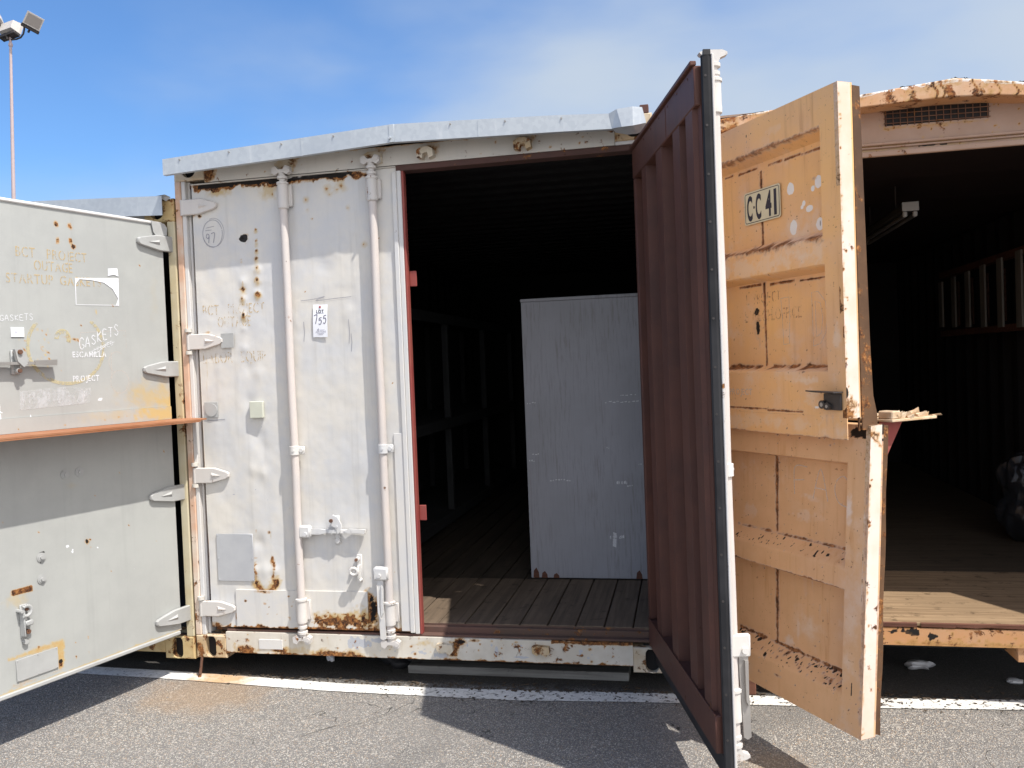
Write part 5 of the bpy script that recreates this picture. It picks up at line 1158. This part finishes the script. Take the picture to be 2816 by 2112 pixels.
for s, a, b in (('C', .462, .498), ('C', .520, .556), ('4', .584, .623), ('1', .638, .655)): text(s, a, b, 2.041, .100, 'sign_letter', M['ink'], SG, TY, wS+.0027, bold=.030)
m = MB(); m.box(.505, .513, wS+.0022, wS+.003, 2.086, 2.096, 0); m.build('sign_dot', M['ink'], SG, TY)

AR = math.radians(122-90)
TR_ = lambda u, w, z: (3.73+math.sin(AR)*u+math.cos(AR)*w, YY-math.cos(AR)*u+math.sin(AR)*w, z)
m = panel(.03, 1.08, .05, 2.44, .03, w=lambda U, Z: .0*U, thick=.05); o = m.build('door', M['ochre'], YC, TR_); o['label'] = 'full height leaf swung wide open'
# things inside the ochre container
FX = root('ceiling_light', (2.607, 1.2, G+2.43), 'white twin tube batten light hanging from the ochre container roof', 'ceiling light')
m = MB(); m.prism([(2.565, 2.250), (2.572, 2.243), (2.643, 2.243), (2.650, 2.250), (2.650, 2.278), (2.643, 2.293), (2.572, 2.293), (2.565, 2.278)], lambda a, b, h: (a, h, b), 1.2055, 2.45); m.build('housing', M['shelfw'], FX)
m = MB(); m.box(2.563, 2.652, 1.198, 1.205, 2.243, 2.294, .003); m.build('end_cap', M['gray_hw'], FX)
for x in (2.580, 2.634):
    for y in (1.205, 2.42):
        m = MB(); m.box(x-.012, x+.012, y, y+.02, 2.212, 2.2425, .005); m.build('lamp_holder', M['gray_hw'], FX)
    m = MB(); m.cyl((x, 1.226, 2.222), (x, 2.418, 2.222), .0125, 12); m.build('tube', paint('lamp_tube', (.12, .12, .125), rough=.3, streak=0), FX)
m = MB(); m.cyl((2.6, 1.5, 2.29), (2.6, 1.5, 2.44), .004); m.cyl((2.6, 2.2, 2.29), (2.6, 2.2, 2.44), .004); m.build('hanger', M['dsteel'], FX)
RK = root('slatted_rack', (3.6, 3.1, G+1.62), 'pale upright slats of a wooden rack on the ochre container wall', 'rack')
for k in range(8):
    y = 4.02-.348*k
    m = MB(); m.box(3.535, 3.55, y-.05, y+.05, 1.64-.012*k, 2.035+.012*k); m.build('slat', M['slat'], RK)
    m = MB(); m.box(3.62, 3.635, y-.20, y-.12, 1.64, 2.02); m.build('slat', M['block'], RK)
for z in (1.56, 2.07):
    m = MB(); m.box(3.552, 3.618, 1.5, 4.1, z, z+.05); m.build('rail', M['block'], RK)
BG = root('plastic_bag', (3.45, 1.95, G+.205), 'crumpled clear plastic bag standing on the ochre container floor', 'bag')
bm = bmesh.new(); bmesh.ops.create_icosphere(bm, subdivisions=4, radius=1)
for v in bm.verts:
    c = v.co.copy(); n = fbm(np.array(c.x*2.1+c.z*1.3+5), np.array(c.y*2.1+c.z*1.7+9), 5, 4)
    pinch = 1-.35*math.exp(-((c.z-.05)/.18)**2)
    v.co = Vector((c.x*.17*pinch*(.75+.7*float(n)), c.y*.15*pinch*(.75+.7*float(n)), c.z*.29*(.8+.45*float(n))))
z0 = min(v.co.z for v in bm.verts)
mm = MB(); mm.bm(bm, False); mm.v = [(a+3.45, b+1.95, max(c-z0*.9, 0)+.206) for a, b, c in mm.v]; mm.build('bag_skin', M['plast'], BG)

FRAME = None
# =================================================================== bits on the ground
m = MB(); m.box(-.115, 1.012, .145, .30, -.0995, -.058, .003); tag(m.build('timber_board', M['board']), 'long grey weathered board lying on the asphalt below the white sill', 'board')
m = MB(); m.box(1.36, 1.60, .03, .19, -.0995, .0715, .006); tag(m.build('support_block', M['block']), 'red brown wooden block under the ochre container corner', 'block')
m = MB(); m.box(3.40, 3.60, .05, .20, -.0995, .0715, .006); o = m.build('support_block', M['block']); tag(o, 'brown wooden block under the far right ochre container corner', 'block')
def lump(name, x, y, rx, ry, rz, mat, label, cat, seed):
    bm = bmesh.new(); bmesh.ops.create_icosphere(bm, subdivisions=3, radius=1)
    for v in bm.verts:
        n = float(fbm(np.array(v.co.x*1.9+seed), np.array(v.co.y*1.9+v.co.z*1.1+seed*2), seed, 3)); k = .55+.9*n
        v.co = Vector((v.co.x*rx*k, v.co.y*ry*k, max(v.co.z, -.55)*rz*k))
    q = MB(); q.bm(bm, True); zz = min(p[2] for p in q.v); q.v = [(a+x, b+y, c-zz-G+.0005) for a, b, c in q.v]
    tag(q.build(name, mat), label, cat)
lump('paper_scrap', 2.40, .46, .064, .034, .024, M['plate'], 'larger crumpled white scrap lying in shade under the ochre sill', 'scrap', 3)
lump('paper_scrap', 2.775, .30, .036, .02, .014, M['plate'], 'small white scrap under the ochre sill by the fork pocket', 'scrap', 5)
lump('pebble', -.60, .28, .022, .02, .022, M['paper'], 'small white pebble in the shade under the white sill', 'pebble', 8)
lump('dirt_heap', -.20, .26, .10, .06, .045, M['rubber'], 'dark heap of litter at the end of the grey board', 'dirt heap', 11)
m = MB(); rr = random.Random(77)
for k in range(900):
    t = rr.random(); x = rr.uniform(-1.1, 3.6); base = float(np.interp(x, [p[0] for p in near], [p[1] for p in near]))
    y = base+.12+abs(rr.gauss(0, .05))-.02 if t < .72 else base+rr.uniform(-.05, .12)
    if t >= .72 and x < -.3 and rr.random() < .7: continue
    s = rr.uniform(.003, .010)*(1.3 if t < .72 else 1.); a = rr.uniform(0, 6.3); zt = -G+.0048
    c, d = math.cos(a)*s, math.sin(a)*s; e = rr.uniform(.25, .7)
    P = [(x-c, y-d, zt), (x+d*e, y-c*e, zt+rr.uniform(.0, .003)), (x+c, y+d, zt+rr.uniform(0, .004)), (x-d*e, y+c*e, zt)]
    m.add(P+[(p[0], p[1], zt+s*.35) for p in P], [(0, 1, 2, 3), (4, 5, 6, 7), (0, 1, 5, 4), (1, 2, 6, 5), (2, 3, 7, 6), (3, 0, 4, 7)])
tag(m.build('leaf_litter', paint('dry_litter', (.10, .07, .045), (.055, .045, .035), rough=.9)), 'dark dry litter and grit along the white line', 'litter', kind='stuff')
m = MB(); rr = random.Random(5)
for k in range(260):
    x = rr.uniform(-2.2, 3.4); y = rr.uniform(-1.5, -.2); s = rr.uniform(.002, .006)*(1.6 if rr.random() < .06 else 1)
    bm = bmesh.new(); bmesh.ops.create_icosphere(bm, subdivisions=1, radius=s)
    for v in bm.verts: v.co = Vector((v.co.x*rr.uniform(.8, 1.4)+x, v.co.y*rr.uniform(.7, 1.2)+y, v.co.z*.6-G+s*.3))
    m.bm(bm, True)
tag(m.build('loose_gravel', paint('gravel_stone', (.34, .31, .27), (.20, .19, .18), rough=.9)), 'loose pale grit scattered over the asphalt', 'gravel', kind='stuff')

# =================================================================== floodlight mast beyond the grey container
MX, MYY = -24.5, 25.08
FM = root('floodlight_mast', (MX-.75, MYY, 0), 'tall pinkish floodlight mast against the blue sky at the far left', 'light mast')
pinkp = paint('mast_paint', (.50, .40, .40), (.46, .37, .36), rough=.5, streak=.03); lampp = paint('lamp_housing', (.58, .54, .50), (.50, .47, .45), rough=.5, streak=.05)
m = MB(); m.tube([(MX-.42, MYY, -G), (-24.62, MYY, 8.78), (-24.50, MYY, 11.94), (-24.385, MYY, 14.85)], [.11, .075, .062, .05], 14); m.build('pole', pinkp, FM)
m = MB(); m.lathe(-24.38, MYY, [(.05, 14.80), (.08, 14.84), (.08, 14.92), (.05, 14.97), (.05, 15.10), (.06, 15.12), (.06, 15.2)], 12); m.build('pole_cap', pinkp, FM)
m = MB(); m.tube([(-25.05, MYY, 15.62), (-24.98, MYY, 15.40), (-24.84, MYY, 15.25), (-24.6, MYY, 15.12), (-24.38, MYY, 15.08), (-24.1, MYY, 15.075), (-23.90, MYY, 15.12), (-23.77, MYY, 15.25), (-23.72, MYY, 15.42), (-23.72, MYY, 15.55)], .033, 10); m.tube([(-24.42, MYY-.05, 15.05), (-24.44, MYY-.15, 15.22), (-24.47, MYY-.05, 15.32)], .04, 8); m.build('bracket', M['dsteel'], FM)
def flood(cx, cy, cz, w, h, dp, yaw, pitch, roll):
    Rm = Matrix.Rotation(yaw, 4, 'Z') @ Matrix.Rotation(pitch, 4, 'X') @ Matrix.Rotation(roll, 4, 'Y')
    f = lambda x, y, z: tuple(Vector((cx, cy, cz))+Rm @ Vector((x, y, z)))
    m = MB(); a, b = w/2, h/2; c, d = a*.80, b*.80
    V = [(-a, -dp/2, -b), (a, -dp/2, -b), (a, -dp/2, b), (-a, -dp/2, b), (-c, dp/2, -d), (c, dp/2, -d), (c, dp/2, d), (-c, dp/2, d), (-a, -dp/2+.1, -b), (a, -dp/2+.1, -b), (a, -dp/2+.1, b), (-a, -dp/2+.1, b)]
    m.add(V, [(0, 1, 9, 8), (1, 2, 10, 9), (2, 3, 11, 10), (3, 0, 8, 11), (8, 9, 5, 4), (9, 10, 6, 5), (10, 11, 7, 6), (11, 8, 4, 7), (4, 5, 6, 7), (0, 3, 2, 1)])
    o = m.build('floodlight', lampp, FM, f)
    m = MB(); m.box(-a+.05, a-.05, -dp/2-.006, -dp/2-.001, -b+.05, b-.05, .0); m.build('lamp_glass', M['glass'], o, f)
    m = MB(); m.box(-a-.02, a+.02, -dp/2+.02, dp/2-.1, -b-.14, -b-.005, .02); m.cyl((-.0, 0, -b-.14), (0, 0, -b-.26), .04); m.build('ballast_box', M['dsteel'], o, f)
flood(-23.28, MYY, 15.70, .62, .50, .34, math.radians(40), math.radians(24), math.radians(24))
flood(-24.40, MYY+.05, 15.52, .86, .46, .40, math.radians(168), math.radians(22), math.radians(4))
flood(-25.0, MYY, 15.98, .62, .50, .40, math.radians(-60), math.radians(18), math.radians(-14))
